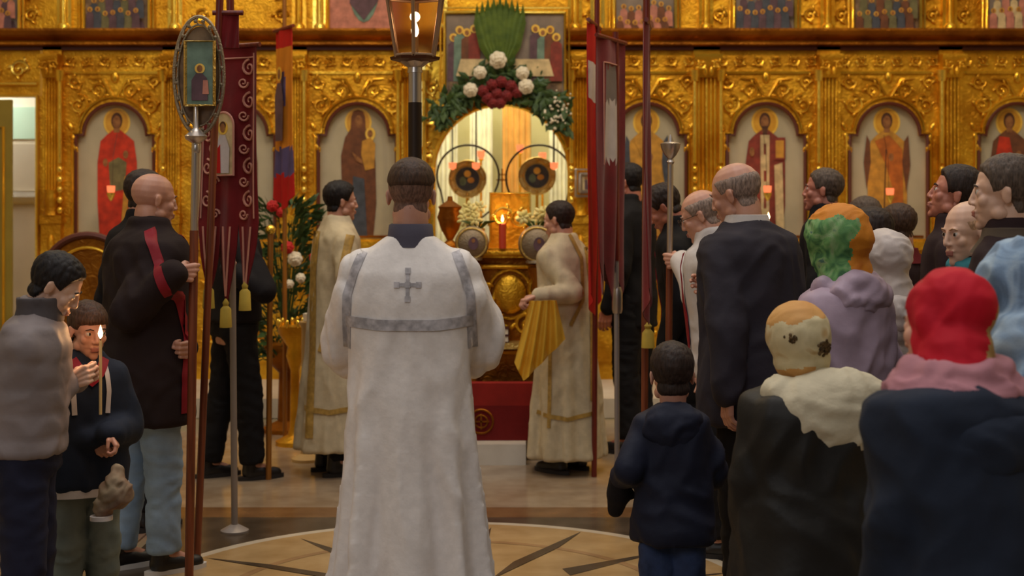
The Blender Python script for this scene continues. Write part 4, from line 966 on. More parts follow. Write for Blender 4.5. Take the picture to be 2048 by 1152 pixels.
# ------------------------------------------------------------ banners and poles
M['maroon'] = cloth('maroon_velvet', rgb(108, 14, 18), .8, .2, sheen=.15); M['lace'] = cloth('pale_pink_embroidery', rgb(196, 138, 120), .6)
M['banner_red'] = cloth('bright_red_cloth', rgb(176, 24, 20), .7); M['banner_orange'] = cloth('orange_gold_cloth', rgb(196, 120, 30), .6); M['banner_blue'] = cloth('dusky_blue_cloth', rgb(84, 72, 110), .7)
M['fringe'] = cloth('yellow_fringe', rgb(176, 150, 60), .7); M['white_print'] = cloth('pale_printed_cloth', rgb(196, 186, 184), .7); M['p_skirt'] = cloth('greyish_cloth', rgb(120, 110, 108), .7)
def staff(name, label, base, top, mats, r=.016, finial=None, cat='pole', rtop=None):
    """standing pole from base to top; mats = [(t0,t1,material)]"""
    b = Vector(base); v = Vector(top)-b; t = thing(name, label, cat, b)
    for a, c, mt in mats: MB().tube([v*a, v*((a+c)/2), v*c], r if mt.startswith('wood') else r*.85, 14).build('shaft', mt, t)
    return t, v
def banner_thing(name, label, top, w_, H_, ang, mat, tails=3, tail=.45, wav=.02, segs=None, loc_extra=None):
    """cloth hanging from a crossbar; local x along the bar"""
    t = thing(name, label, 'banner', top, radians(ang))
    NX, NZ = 36, 30
    def bot(u):
        if not tails: return 0
        f = (u*tails) % 1; return tail*(1-abs(f-.5)*2)**.7*(1 if int(min(u*tails, tails-.001)) == tails//2 else .85)
    fr = []; bk = []
    for k in range(NZ+1):
        row = []
        for i in range(NX+1):
            u = i/NX; z = -(H_+bot(u))*k/NZ; y = wav*sin(u*2*pi*2.5+k*.12)*(.3+.9*k/NZ)+wav*.7*sin(u*9+1+z*2); row.append(Vector(((u-.5)*w_, y, z)))
        fr.append(row)
    L = [row+[p+Vector((0, .005, 0)) for p in reversed(row)] for row in fr]
    m = MB(); m.loft(L)
    if segs: m.m = [segs(sum((m.v[i] for i in f), Vector())/len(f)) for f in m.f]
    m.build('cloth', mat, t, 60)
    def surf(x, z, off=.004):
        u = x/w_+.5; k = min(NZ, max(0, -z/(H_+bot(u))*NZ)); return Vector((x, wav*sin(u*2*pi*2.5+k*.12)*(.3+.9*k/NZ)+wav*.7*sin(u*9+1+z*2)-off, z))
    MB().tube([(-w_/2-.02, 0, .01), (w_/2+.02, 0, .01)], .012, 10).build('crossbar', 'wood_red', t)
    return t, surf
def emb(m, surf, cx, cz, r, s, rad=.006, turns=1.4, a0=0):
    pts = []; n = 18
    for i in range(n):
        u = i/(n-1); a = a0+s*turns*2*pi*u; q = r*(1-.85*u); pts.append(surf(cx+q*cos(a), cz+q*sin(a)))
    m.tube(pts, [rad*(1-.4*i/n) for i in range(n)], 5)
# maroon banner, left
BD = 6.95; tp = P(456, 97, BD)
s_ = BD/F; W1 = .36; ang = -30
t, sf = banner_thing('church_banner', 'maroon velvet church banner with pale scrolls and a small arched icon, held at left', tp, W1, 350*s_, ang, 'maroon', 3, 170*s_, .012)
m = MB()
for i in range(5):
    z = -.10-.16*i
    for s in (-1, 1): emb(m, sf, s*W1*.36, z, .042, s, .007, 1.4, pi/2); emb(m, sf, s*W1*.26, z-.07, .028, -s, .006)
for s in (-1, 1): m.tube([sf(s*W1*.46, -.03-.8*i/16) for i in range(17)], .004, 5)
m.tube([sf(-W1*.46+W1*.92*i/14, -.05) for i in range(15)], .004, 5)
for s in (-1, 0, 1):
    for k in range(2): m.tube([sf(s*W1*.33+(.03 if k else -.03)*(1-j/9), -.87-.34*j/9) for j in range(10)], .005, 5)
m.build('embroidery', 'lace', t)
q = Paint(); o = [(-.066, -.62)]+[(-.066*cos(pi*i/14), -.38+.066*sin(pi*i/14)) for i in range(15)]+[(.066, -.62)]; q.p(o, 'p_cream'); q.e(0, -.39, .032, .032, 'halo'); q.e(0, -.378, .02, .02, 'p_hair'); q.e(0, -.39, .016, .022, 'p_face')
q.p([(-.04, -.61), (.04, -.61), (.045, -.49), (.018, -.425), (-.018, -.425), (-.045, -.49)], 'white_print'); q.p([(-.04, -.61), (-.01, -.61), (-.013, -.47), (-.042, -.5)], 'banner_red'); q.build('icon_panel', t, -.035)
m = MB(); m.tube([(x, -.036, z) for x, z in o]+[(o[0][0], -.036, o[0][1])], .006, 6); m.build('icon_border', 'lace', t)
for s in (-1, 0, 1):
    x = s*W1/3; z = -(350+158)*s_*(1 if s == 0 else .93); q = sf(x, z); m = MB(); m.lathe([(.004, .0), (.016, -.02), (.012, -.035), (.026, -.05), (.03, -.14), (.0, -.14)], (q.x, q.y, z+.02), 10); m.build('tassel', 'fringe', t)
PB = P(450, 1022, 7.4)
t, v = staff('banner_pole', 'grey metal pole standing on the floor below the maroon banner', (tp.x+.015, BD+.09, .0), (tp.x, BD+.05, tp.z+.35), [(0, .62, 'grey_pole'), (.62, 1, 'wood_red')], .019)
MB().lathe([(.07, 0), (.07, .012), (.02, .04)], (0, 0, 0), 16).build('foot', 'grey_pole', t)
# icon pole with oval halo of filigree (held by the bald man)
ID = 6.12
pb = P(376, 1150, ID); pb = Vector((PX(378, ID), ID, 0)); c = P(400, 148, ID)
t, v = staff('icon_pole', 'brown and silver pole carrying a small framed icon, held by the bald man', pb, (PX(391, ID), ID, PZ(285, ID)), [(0, .80, 'wood'), (.80, 1, 'silver')], .019)
rel = lambda px, py: Vector((PX(px, ID)-pb.x, 0, PZ(py, ID)))
k0 = rel(392, 278); m = MB(); m.lathe([(.016, -.06), (.02, -.04), (.014, -.02), (.045, .0), (.05, .012), (.03, .03), (.012, .05), (.010, .16)], k0, 16); m.build('knop', 'silver', t)
pc = rel(401, 147); s_ = ID/F
m = MB(); a_, b_ = 29*s_, 64*s_; m.add([pc+Vector((x, y, z)) for y in (-.012, .012) for x, z in ((-a_, -b_), (a_, -b_), (a_, b_), (-a_, b_))], [(0, 1, 2, 3), (7, 6, 5, 4), (0, 4, 5, 1), (1, 5, 6, 2), (2, 6, 7, 3), (3, 7, 4, 0)]); m.build('icon_board', 'p_teal', t, 0)
m = MB(); m.tube([pc+Vector((x, -.014, z)) for x, z in ((-a_, -b_), (a_, -b_), (a_, b_), (-a_, b_), (-a_, -b_-.002))], .0075, 4); m.build('icon_frame', 'gold_pale', t, 0)
q = Paint(); q.e(0, .02, .022, .022, 'halo'); q.e(0, .02, .012, .015, 'p_face'); q.p([(-.035, -b_*.85), (.035, -b_*.85), (.03, -.02), (.01, .0), (-.015, .0), (-.035, -.03)], 'p_dusk'); q.p([(.012, -.09), (.04, -.09), (.035, -.03), (.015, -.03)], 'p_pink'); q.build('painting', t, -.0135, pc.x, pc.z)
m = MB(); ra, rb = 50*s_, 118*s_; oc = rel(396, 150); oval = lambda k: [oc+Vector((ra*k*cos(a), .02, rb*k*sin(a))) for a in [2*pi*i/40 for i in range(41)]]
m.tube(oval(1), .008, 6); m.tube(oval(.86), .005, 6)
for i in range(20):
    a = 2*pi*i/20; m.tube([oc+Vector((ra*.86*cos(a), .02, rb*.86*sin(a))), oc+Vector((ra*.93*cos(a+.14), .012, rb*.93*sin(a+.14))), oc+Vector((ra*cos(a), .02, rb*sin(a)))], .004, 5)
    m.sph(oc+Vector((ra*.93*cos(a+.14), .018, rb*.93*sin(a+.14))), .009, 8, 6)
m.build('filigree_oval', 'mitre', t)
m = MB(); o = [(oc+Vector((ra*.84*cos(a), .03, rb*.84*sin(a)))) for a in [2*pi*i/32 for i in range(32)]]; m.loft([o, [p+Vector((0, .006, 0)) for p in o]]); m.build('back_plate', 'icon_dark', t, 30)
# slanting wooden pole with a small maroon pennant
sd = 6.5; b = Vector((PX(394, sd), sd, 0)); tpp = P(441, -30, sd)
t, v = staff('banner_pole', 'slanting red brown wooden pole behind the pole with the framed icon', b, tpp, [(0, .8, 'wood'), (.8, 1, 'wood_red')], .017)
t, _ = banner_thing('pennant', 'small maroon cloth at the top left of the big maroon banner', P(456, 30, sd), .10, .15, 0, 'maroon', 0, 0, .006)
# narrow red, orange and blue banner
D2 = 9.6; tp = P(567, 60, D2); s_ = D2/F
t, sf = banner_thing('church_banner', 'narrow banner with a red top, orange middle and blue figure, left of the brown icon', tp, .34, 330*s_, -61, ['banner_red', 'banner_orange', 'banner_blue'], 1, 30*s_, .012, segs=lambda c: 0 if c.z > -.13 else (0 if c.z < -.98 else (2 if (c.z < -.80 or (-.5 < c.z < -.3 and abs(c.x) < .06)) else 1)))
m = MB(); q = Paint(); q.e(0, -.3, .05, .05, 'halo'); q.e(0, -.3, .028, .035, 'p_face'); q.p([(-.07, -.75), (.07, -.75), (.08, -.45), (.03, -.36), (-.03, -.36), (-.08, -.45)], 'p_dusk'); q.build('painting', t, -.03)
staff('banner_pole', 'thin golden pole behind the narrow red and orange banner', (tp.x, D2+.06, 0), (tp.x, D2+.04, tp.z+.25), [(0, 1, 'wood_gold')], .015)
# right hand banners
D3 = 8.35; s_ = D3/F
tp = P(1189, 52, D3); t, sf = banner_thing('church_banner', 'narrow bright red banner edge beside the gilt pillar, leftmost of the right banners', tp, .42, 530*s_, 78, ['banner_red', 'white_print'], 1, 50*s_, .012, segs=lambda c: 1 if -.43 < c.z < -.24 and abs(c.x) < .16 else 0)
staff('banner_pole', 'dark red wooden pole standing right of the server with the golden cloth', (PX(1190, D3), D3+.09, 0), (PX(1196, D3), D3+.07, tp.z+.4), [(0, 1, 'wood_red')], .016)
D3 = 8.0; s_ = D3/F; tp = P(1223, 82, D3); t, sf = banner_thing('church_banner', 'dark maroon banner with a pale printed strip, between two banner poles on the right', tp, .44, 440*s_, 66, ['maroon', 'white_print', 'p_skirt'], 3, 80*s_, .012, segs=lambda c: (1 if c.z < -.34 else 2) if (-.68 < c.z < -.15 and abs(c.x) < .10) else 0)
m = MB()
for s in (-1, 1): m.tube([sf(s*.13, -.13-.57*i/12) for i in range(13)], .004, 5)
m.tube([sf(-.13+.26*i/8, -.13) for i in range(9)], .004, 5); m.build('embroidery', 'lace', t)
t, v = staff('banner_pole', 'grey metal pole below the dark maroon banner on the right', (PX(1237, D3), D3+.1, 0), (PX(1233, D3), D3+.08, tp.z+.06), [(0, .5, 'grey_pole'), (.5, 1, 'wood_red')], .017)
MB().lathe([(.024, 1.0), (.03, 1.02), (.03, 1.12), (.022, 1.15)], (0, 0, 0), 12).build('clamp', 'silver', t)
D3 = 7.2; s_ = D3/F; tp = P(1296, 52, D3); t, sf = banner_thing('church_banner', 'very narrow dark red banner edge along the wooden pole, rightmost banner', tp, .34, 520*s_, 82, 'maroon', 1, 80*s_, .012)
q = sf(0, -600*s_); m = MB(); m.lathe([(.004, .02), (.02, .0), (.014, -.015), (.03, -.035), (.034, -.11), (.0, -.11)], (0, 0, -600*s_), 12); m.build('tassel', 'fringe', t)
staff('banner_pole', 'wooden pole of the very narrow dark red banner, reaching the top of the photo', (PX(1291, D3), D3+.075, 0), (PX(1296, D3), D3+.07, PZ(-60, D3)), [(0, .85, 'wood'), (.85, 1, 'wood_red')], .018)
D4 = 6.95; t, v = staff('silver_topped_pole', 'wooden pole with a silver upper shaft and cup shaped silver finial', (PX(1334, D4), D4, 0), (PX(1341, D4), D4, PZ(318, D4)), [(0, .72, 'wood'), (.72, 1, 'silver')], .017)
m = MB(); m.lathe([(.012, -.03), (.02, -.015), (.012, 0), (.03, .02), (.045, .05), (.05, .075), (.04, .08), (.015, .085), (.012, .10), (.004, .12)], v, 18); m.build('finial', 'silver', t)
# ------------------------------------------------------------ the worshippers
V = Vector
C_ = lambda n, c, **k: M.__setitem__(n, cloth(n, rgb(*c), **k))
C_('vest_white', (230, 224, 221), rough=.45, var=.05, scale=70, bstr=.25, vs=30); C_('vest_silver', (176, 172, 176), rough=.45, var=.25, scale=60, vs=40)
C_('vest_cream', (196, 180, 148), rough=.6, var=.08, vs=24); C_('vest_gold', (166, 132, 66), rough=.5, var=.2, vs=40); C_('collar_grey', (78, 74, 88), rough=.7)
M['gold_silk'] = gold('gold_silk', rgb(206, 152, 36), rgb(236, 190, 70), .42, 10, .2, .01, .35)
C_('coat_dark', (36, 24, 24)); C_('coat_black', (24, 20, 22)); C_('red_sash', (132, 20, 34), rough=.6); C_('jeans_light', (140, 162, 186), var=.15, vs=9); C_('jeans_dark', (48, 62, 96), var=.35, vs=14)
C_('jacket_grey', (132, 122, 122), rough=.6); C_('jacket_greyin', (84, 78, 80)); C_('navy', (30, 38, 54), var=.15); C_('navy_dark', (26, 30, 48), rough=.7); C_('pants_grey', (104, 112, 106), var=.2, vs=10); C_('navy_pants', (32, 34, 54))
C_('suit', (46, 42, 50), var=.1); C_('suit_black', (20, 18, 20)); C_('white_shirt', (196, 188, 184)); C_('lavender', (170, 150, 168), rough=.5); C_('puffer_white', (196, 186, 182), rough=.55)
C_('dark_red', (96, 20, 24)); C_('dark_knit', (44, 28, 30)); C_('cream_hood', (206, 196, 170), scale=60, bstr=.5); C_('black_jacket', (34, 32, 30), rough=.55)
C_('pink_scarf', (172, 120, 130)); C_('turquoise', (60, 130, 140)); C_('red_beret', (186, 18, 40), rough=.75); C_('tan_scarf', (176, 146, 92), var=.2); C_('purple', (98, 80, 112)); C_('pale_coat', (170, 180, 190)); C_('beige_cap', (166, 152, 126), c2=rgb(110, 76, 60), vs=8)
C_('olive_collar', (84, 72, 60))
def multi(name, stops, scale=5, rough=.7, dist=1.0, axis=None):
    m, t, b = newmat(name); tcn = t.nodes.new('ShaderNodeTexCoord'); n = t.nodes.new('ShaderNodeTexNoise'); n.inputs['Scale'].default_value = scale; n.inputs['Detail'].default_value = 2; n.inputs['Distortion'].default_value = dist
    t.links.new(tcn.outputs['Object'], n.inputs['Vector']); r = t.nodes.new('ShaderNodeValToRGB'); cr = r.color_ramp
    while len(cr.elements) < len(stops): cr.elements.new(.5)
    for e_, (p, c) in zip(cr.elements, stops): e_.position = p; e_.color = rgb(*c)
    t.links.new(n.outputs['Fac'], r.inputs[0]); t.links.new(r.outputs[0], b.inputs['Base Color']); b.inputs['Roughness'].default_value = rough
    w_ = t.nodes.new('ShaderNodeTexNoise'); w_.inputs['Scale'].default_value = 90; bump(t, b, w_.outputs['Fac'], .3, .003); M[name] = m
multi('scarf_orange', [(.3, (196, 116, 16)), (.5, (206, 128, 24)), (.7, (184, 100, 12))], 6)
multi('scarf_green', [(.35, (44, 96, 56)), (.5, (96, 148, 84)), (.62, (130, 160, 110)), (.7, (70, 110, 96))], 14, dist=1.5)
multi('denim_scarf', [(.3, (84, 110, 140)), (.5, (128, 156, 186)), (.7, (160, 184, 204))], 9, dist=1.5)
multi('hat_cream', [(.35, (200, 186, 146)), (.55, (214, 200, 160)), (.68, (190, 160, 110))], 9); multi('hat_orange', [(.3, (196, 140, 72)), (.6, (206, 156, 90))], 9)
C_('sequin', (86, 66, 40), rough=.3, var=.6, vs=90)
WR = wrinkle

M['hair_stub'] = hairm('cropped_brown_hair', rgb(112, 84, 72))
# --- the deacon in white, back turned
D = 4.79; X = PX(821, D)
p = Person('tall man in a white and silver vestment standing with his back turned, in the middle', X, D, 1.79, .238, 0, 1, (0, 4, 0),
           (dict(w=(X-.16, D+.36, 1.20), d=(.4, .8, .2), n=(1, 0, 0), curl=.6, hint=(-.4, -.5, -.9)), dict(w=(X+.16, D+.36, 1.20), d=(-.4, .8, .2), n=(-1, 0, 0), curl=.6, hint=(.4, -.5, -.9))),
           hair=(('short', .0068, .001, 0), 'hair_stub'), g=1.1, face=True)
k = p.k; h_ = hair_mb('fade', .0120, .002, 0, 3); h_.v = [p.HM @ v for v in h_.v]; h_.build('top_hair', 'hair_brown', p.root, 180)
def robe(p, rows, folds_n=13, amp=.022, hem=.05, seed=0, seg=120, fold_top=1.15):
    m = MB(); L = []
    zs = []
    tab = rows; z0 = tab[0][0]; z1 = tab[-1][0]; n = 60
    for i in range(n+1):
        z = lerp(z0, z1, i/n); rx = pw([(a, b) for a, b, c in tab], z); ry = pw([(a, c) for a, b, c in tab], z); c = p.axis(z)
        f = smooth01(fold_top, .1, z) if False else max(0, min(1, (fold_top-z)/(fold_top-.2)))
        row = []
        for j in range(seg):
            a = 2*pi*j/seg; q = ring((0, 0, 0), rx, ry, 2.3, 4)
            ca, sa = cos(a), sin(a); x = abs(ca)**(2/2.3)*rx*(1 if ca >= 0 else -1); y = abs(sa)**(2/2.3)*ry*(1 if sa >= 0 else -1)
            ph = noise.noise(V((ca*1.3, sa*1.3, seed+z*.25)))*2.2
            w_ = sin(a*folds_n+ph*2.0)+.5*sin(a*(folds_n*.53)+ph*3+seed); d = 1+amp*w_*f*1.5/max(rx, .1)*.6
            row.append(V((c.x+x*d, c.y+y*d, z)))
        L.append(row)
    m.loft(L); return m
rb = robe(p, [(.035, .30, .26), (.4, .245, .205), (.75, .215, .17), (.95, .205, .155), (1.12, .20, .145), (1.3, .215, .14), (1.40, .21, .13), (1.455, .175, .105), (1.50, .115, .085), (1.525, .08, .075)], 11, .042, seed=2)
for sd, sh, el, wr, d, nn, curl in p.arms:
    rb.cap(sh-V((sd*.025, 0, .018)), el+V((0, 0, .01)), .084, .088); e2 = lerp(el, wr, .75)
    rb.cap(el, e2, .088, .085); rb.cap(el+V((-sd*.01, .03, -.05)), e2+V((0, .02, -.06)), .07, .075); rb.cap(sh+V((sd*.01, -.01, -.10)), el+V((sd*.0, -.01, 0)), .075, .085)
def dn(v, n):
    a = WR(.010, 6, (1.5, 1.5, .45), 4)(v, n)*(1-smooth01(1.30, 1.48, v.z))-.0*v.z
    if abs(v.x) > .2 and v.z > 1.0: a += .006*sin(v.x*70+noise.noise(v*6)*5)
    return a
base = p.cloth('vestment', rb, 'vest_white', .0105, 5, dn)
for sd in (-1, 1):
    x = sd*.215; yoke = [(sd*.155, 1.475), (sd*.185, 1.40), (sd*.205, 1.33), (sd*.212, 1.15)]
    p.drape(base, 'stole_band', yoke, .030, 'vest_silver', 0, .004)
p.drape(base, 'back_band', [(-.212, 1.245), (-.1, 1.235), (.1, 1.235), (.212, 1.245)], .036, 'vest_silver', 0, .006, fn=None)
cz_ = PZ(565, D); 
for nm, pth, w_ in (('cross_arm', [(-.034, cz_), (.034, cz_)], .012), ('cross_post', [(0, cz_-.044), (0, cz_+.044)], .012)): p.drape(base, nm, [(a, b) for a, b in pth], w_, 'vest_silver', 0, .0035, .01)
m = MB()
for a, b in ((-.036, 0), (.036, 0), (0, -.046), (0, .046), (0, 0)): 
    p.drape(base, 'cross_knob', [(a-.009, cz_+b), (a+.009, cz_+b)], .019, 'vest_silver', 0, .005, .006)
m = MB(); nb = p.neck; m.loft([ring(nb+V((0, -.004, z)), rx, rx*1.02, 2) for z, rx in ((-.045, .088), (-.01, .078), (.03, .073), (.034, .066), (-.03, .066))]); m.build('collar', 'collar_grey', p.root, 60)
p.shoes()

# --- servers
def server(label, X, D, H, yaw, head, arms, hair, HH=.228, bare=True, seed=0, amp=.02, trim=True):
    p = Person(label, X, D, H, HH, yaw, 2, head, arms, 'skin', hair, .95, True)
    k = p.k
    rb = robe(p, [(.16 if bare else .1, .235, .225), (.5, .21, .19), (.9, .18, .15), (1.1, .17, .135), (1.3, .185, .13), (1.40*k, .18, .12), (1.455*k, .14, .095), (1.50*k, .085, .08), (1.535*k, .065, .068)], 10, amp, seed=seed)
    for sd, sh, el, wr, d, nn, curl in p.arms:
        rb.cap(sh-V((sd*.025, 0, .008)), el, .074, .062); rb.cap(el, lerp(el, wr, .9), .056, .045)
    b = p.cloth('vestment', rb, 'vest_cream', .0115, 5, WR(.009, 7, (1.4, 1.4, .5), seed)); p.trousers('suit_black', .004, seed=seed); p.shoes(); return p, b
D = 8.55; X = PX(668, D)
p, b = server('young man with dark hair in a cream vestment facing right, left of the deacon', X, D, 1.76, -62, (-8, 2, 0),
              (dict(w=(X+.30, D+.12, 1.12), d=(1, 0, .2), n=(0, -1, 0), curl=.6), dict(w=(X+.28, D-.08, 1.10), d=(1, .2, .2), n=(0, 1, 0), curl=.6)), (('short', .016, .004, 0), 'hair_black'), seed=5)
for an in (62-62, -180, 90): pass
p.drape(b, 'gold_stole', [(-.10, 1.46), (-.12, 1.2), (-.11, .8), (-.12, .25)], .05, 'vest_gold', 62, .006); p.drape(b, 'gold_hem', [(-.16, .42), (0, .40), (.16, .42)], .03, 'vest_gold', 62, .006)
p.drape(b, 'gold_stole', [(.12, 1.44), (.06, 1.1), (-.05, .75)], .05, 'vest_gold', 62, .007)
D = 8.62; X = PX(1132, D)
hw = P(1072, 592, 8.35)
p, b = server('short haired boy in a cream vestment facing left and holding the golden cloth', X, D, 1.65, 48, (14, 8, 0),
              (dict(w=hw, d=(-.8, -.1, -.3), n=(0, 0, -1), curl=.8), dict(w=hw+V((.03, .16, .0)), d=(-.8, .2, -.2), n=(0, 0, -1), curl=.8)), (('short', .009, .003, 0), 'hair_dark'), seed=9, bare=False)
p.drape(b, 'gold_edge', [(.02, 1.44), (.09, 1.30), (.10, 1.05), (.02, .9)], .022, 'vest_gold', -48, .006); p.drape(b, 'gold_edge', [(-.10, .9), (-.105, .5), (-.11, .3)], .022, 'vest_gold', -48, .006)
p.drape(b, 'gold_hem', [(-.18, .38), (0, .35), (.17, .38)], .024, 'vest_gold', -48, .007); p.drape(b, 'gold_edge', [(.12, 1.36), (.155, 1.1), (.15, .45)], .022, 'vest_gold', -48, .006)
# golden cloth in his hands
t = thing('golden_cloth', 'folded golden silk cloth held by the boy in the cream vestment', 'cloth', (hw.x, 8.2, hw.z-.02))
m = MB(); s_ = 8.2/F; A = [V((-1047+1072-25-0, 0, 0))]
tl, tr, bl, br = [((x-1072)*s_, (592-y)*s_) for x, y in ((1058, 592), (1112, 590), (1028, 716), (1130, 668))]; tip = ((1046-1072)*s_, (592-752)*s_)
NX, NZ = 40, 24; fr = []
for kz in range(NZ+1):
    v = kz/NZ; row = []
    for i in range(NX+1):
        u = i/NX; b0_ = (lerp(bl[0], tip[0], u/.28), lerp(bl[1], tip[1], u/.28)) if u < .28 else (lerp(tip[0], br[0], (u-.28)/.72), lerp(tip[1], br[1], (u-.28)/.72))
        x = lerp(lerp(tl[0], tr[0], u), b0_[0], v); z = lerp(lerp(tl[1], tr[1], u), b0_[1], v); y = .022*sin(u*26+v*1.5)*(.5+.6*v)+.01*sin(u*11)
        row.append(V((x, y, z)))
    fr.append(row)
m.loft([r_+[q+V((0, .012, 0)) for q in reversed(r_)] for r_ in fr]); m.build('fabric', 'gold_silk', t, 70)

# --- generic dressed worshipper
def dressed(label, X, D, H, HH=.235, yaw=0, lean=2, head=(0, 0, 0), arms=(None, None), skin='skin', hair=None, g=1, face=False, coat='suit', hem=.72, e=.03, trou='suit_black', seed=0, amp=.008,
            collar=.05, cuff=.0, flare=0, name='coat', shoe='shoe_black', sole='shoe_sole', disp=None, arm_e=None, bell=0, belly=0, legs=.0, vox=.012, hood=None, hood_mat=None):
    p = Person(label, X, D, H, HH, yaw, lean, head, arms, skin, hair, g, face, legs)
    mb = p.coat_mb(hem, e, flare, cuff=cuff, collar=collar, arm_e=arm_e, bell=bell, belly=belly)
    b = p.cloth(name, mb, coat, vox, 5, disp or WR(amp, 7, (1, 1, .8), seed)); p.trousers(trou, seed=seed); p.shoes(shoe, sole)
    return p, b
def quilt(pitch=.07, d=.014, seed=0):
    w0 = WR(.006, 9, (1, 1, 1), seed)
    return lambda v, n: d*(abs(sin(pi*v.z/pitch+noise.noise(v*3)*.5))**.6-.6)*(1-abs(n.z)*.8)+w0(v, n)

# left group
D = 4.86; X = PX(52, D); cp = P(186, 752, D+.14)
p, b = dressed('dark haired boy in a grey jacket looking down at his candle', X, D, 1.49, .215, -82, 4, (0, 32, 0),
   (dict(w=cp+V((-.065, .05, -.02)), d=(.8, -.1, .45), n=(.3, -1, 0), curl=.85, hint=(-.5, -.3, -1)), dict(w=cp+V((-.07, -.05, -.02)), d=(.85, .1, .4), n=(.2, 1, 0), curl=.85, hint=(.9, -.9, -1))),
   'skin_pale', (('short', .013, .004, 0), 'hair_black'), 1.0, True, 'jacket_grey', .93, .020, 'navy_pants', 1, .009, .06, disp=quilt(.085, .005, 1), name='jacket', belly=.01)
m = MB(); m.loft([ring(p.neck+p.dir*z+V((0, .012, 0)), rx, rx, 2) for z, rx in ((-.03, .085), (.02, .078), (.055, .082), (.058, .07), (-.02, .07))]); r_ = remesh(m, .008, 2); r_.build('collar', 'jacket_greyin', p.root, 180)
t = candle(201, 664, D+.14, .26, 'thin lit candle held by the boy in the grey jacket', 'wax', .0055, energy=1.3)
t.rotation_euler = (0, 0, 0)
D = 5.36; X = PX(168, D); cl = P(214, 905, D-.13); cr_ = P(242, 893, D-.17)
p, b = dressed('smaller brown haired boy in a navy jacket, his face lit by the candle', X, D, 1.275, .205, -152, 2, (12, 10, 0),
   (dict(w=cr_+V((-.05, .03, .045)), d=(.5, -.3, -.7), n=(-.6, -.2, -.5), curl=.7), dict(w=cl+V((-.05, .03, .045)), d=(.5, -.2, -.7), n=(.4, .8, -.4), curl=.7)),
   'skin', (('boy', .012, .003, 0), 'hair_brown'), 1.1, True, 'navy', .80, .03, 'pants_grey', 2, .008, .03, name='jacket', shoe='shoe_black')
p.drape(b, 'red_neckerchief', [(-.06, p.neck.z+.0), (-.03, p.neck.z-.05), (0, p.neck.z-.08), (.03, p.neck.z-.05), (.06, p.neck.z)], .035, 'red_sash', 180, .012)
for s in (-1, 1): p.drape(b, 'pale_lapel', [(s*.055, p.neck.z-.02), (s*.065, p.neck.z-.12), (s*.06, p.neck.z-.2)], .018, 'white_shirt', 180, .008)
m = MB(); m.loft([ring((0, 0, z), .165, .125) for z in (.545, .575)]); m.build('shirt_hem', 'white_shirt', p.root)
# cap in his hands
c = P(232, 975, D-.2); t = thing('cloth_cap', 'crumpled beige cap hanging from the hands of the smaller boy', 'cap', (c.x, c.y, c.z-.08))
m = MB(); m.sph((0, 0, .06), (.062, .04, .06)); m.cap((.0, 0, .10), (.0, .02, .14), .035, .018); m.sph((-.045, 0, .01), (.032, .03, .045)); r_ = remesh(m, .006, 3); displace(r_, WR(.008, 22, (1, 1, 1), 5)); r_.build('crown', 'beige_cap', t, 180)
m = MB(); m.loft([ring((-.05, -.01, z), .04, .034) for z in (-.035, -.02)]); m.build('brim', 'white_shirt', t)
# bald man
D = 6.3; X = PX(291, D); hp_ = V((PX(386, 6.12), 6.12, PZ(545, 6.12))); hp2 = V((PX(379, 6.12), 6.12, PZ(740, 6.12)))
p, b = dressed('bald man in a long dark coat with a red sash holding a pole', X, D, 1.775, .235, -52, 1, (-6, 6, 0),
   (grip(hp2, (X, D+.1, 1), -1, .95, (-.5, -.3, -1), r=.035), grip(hp_, (X, D-.2, 1.3), 1, .95, (.6, -.5, -1), r=.035)), 'skin', None, 1.08, True, 'coat_dark', .66, .035, 'jeans_light', 3, .010, .04, name='long_coat', flare=.02, shoe='shoe_black', sole='sole_white', legs=.06)
p.drape(b, 'red_sash', [(.045, p.neck.z+.0), (.085, p.neck.z-.07), (.14, p.neck.z-.2), (.19, 1.2), (.215, 1.05), (.215, .72)], .04, 'red_sash', 52, .008)
p.drape(b, 'red_sash', [(-.075, p.neck.z-.03), (-.05, p.neck.z-.12), (-.02, p.neck.z-.25), (-.01, 1.1), (-.01, .76)], .05, 'red_sash', 180, .008)
D = 7.15; X = PX(278, D)
p, b = dressed('dark haired man in black standing right behind the bald man', X, D, 1.80, .24, -40, 1, (-5, 4, 0), (None, None), 'skin', (('short', .014, .003, 0), 'hair_dark'), .95, False, 'coat_black', .70, .025, 'suit_black', 4)
D = 8.4; X = PX(468, D)
p, b = dressed('person in dark trousers hidden behind the maroon banner', X, D, 1.72, .232, -60, 1, (0, 4, 0), (None, dict(w=(PX(450, 8.1), 8.15, 1.25), d=(.3, -.6, .5), n=(0, -1, 0), curl=.8)), 'skin', (('short', .012, .003, 0), 'hair_dark'), 1.0, False, 'coat_black', .95, .025, 'suit_black', 6, legs=.1)

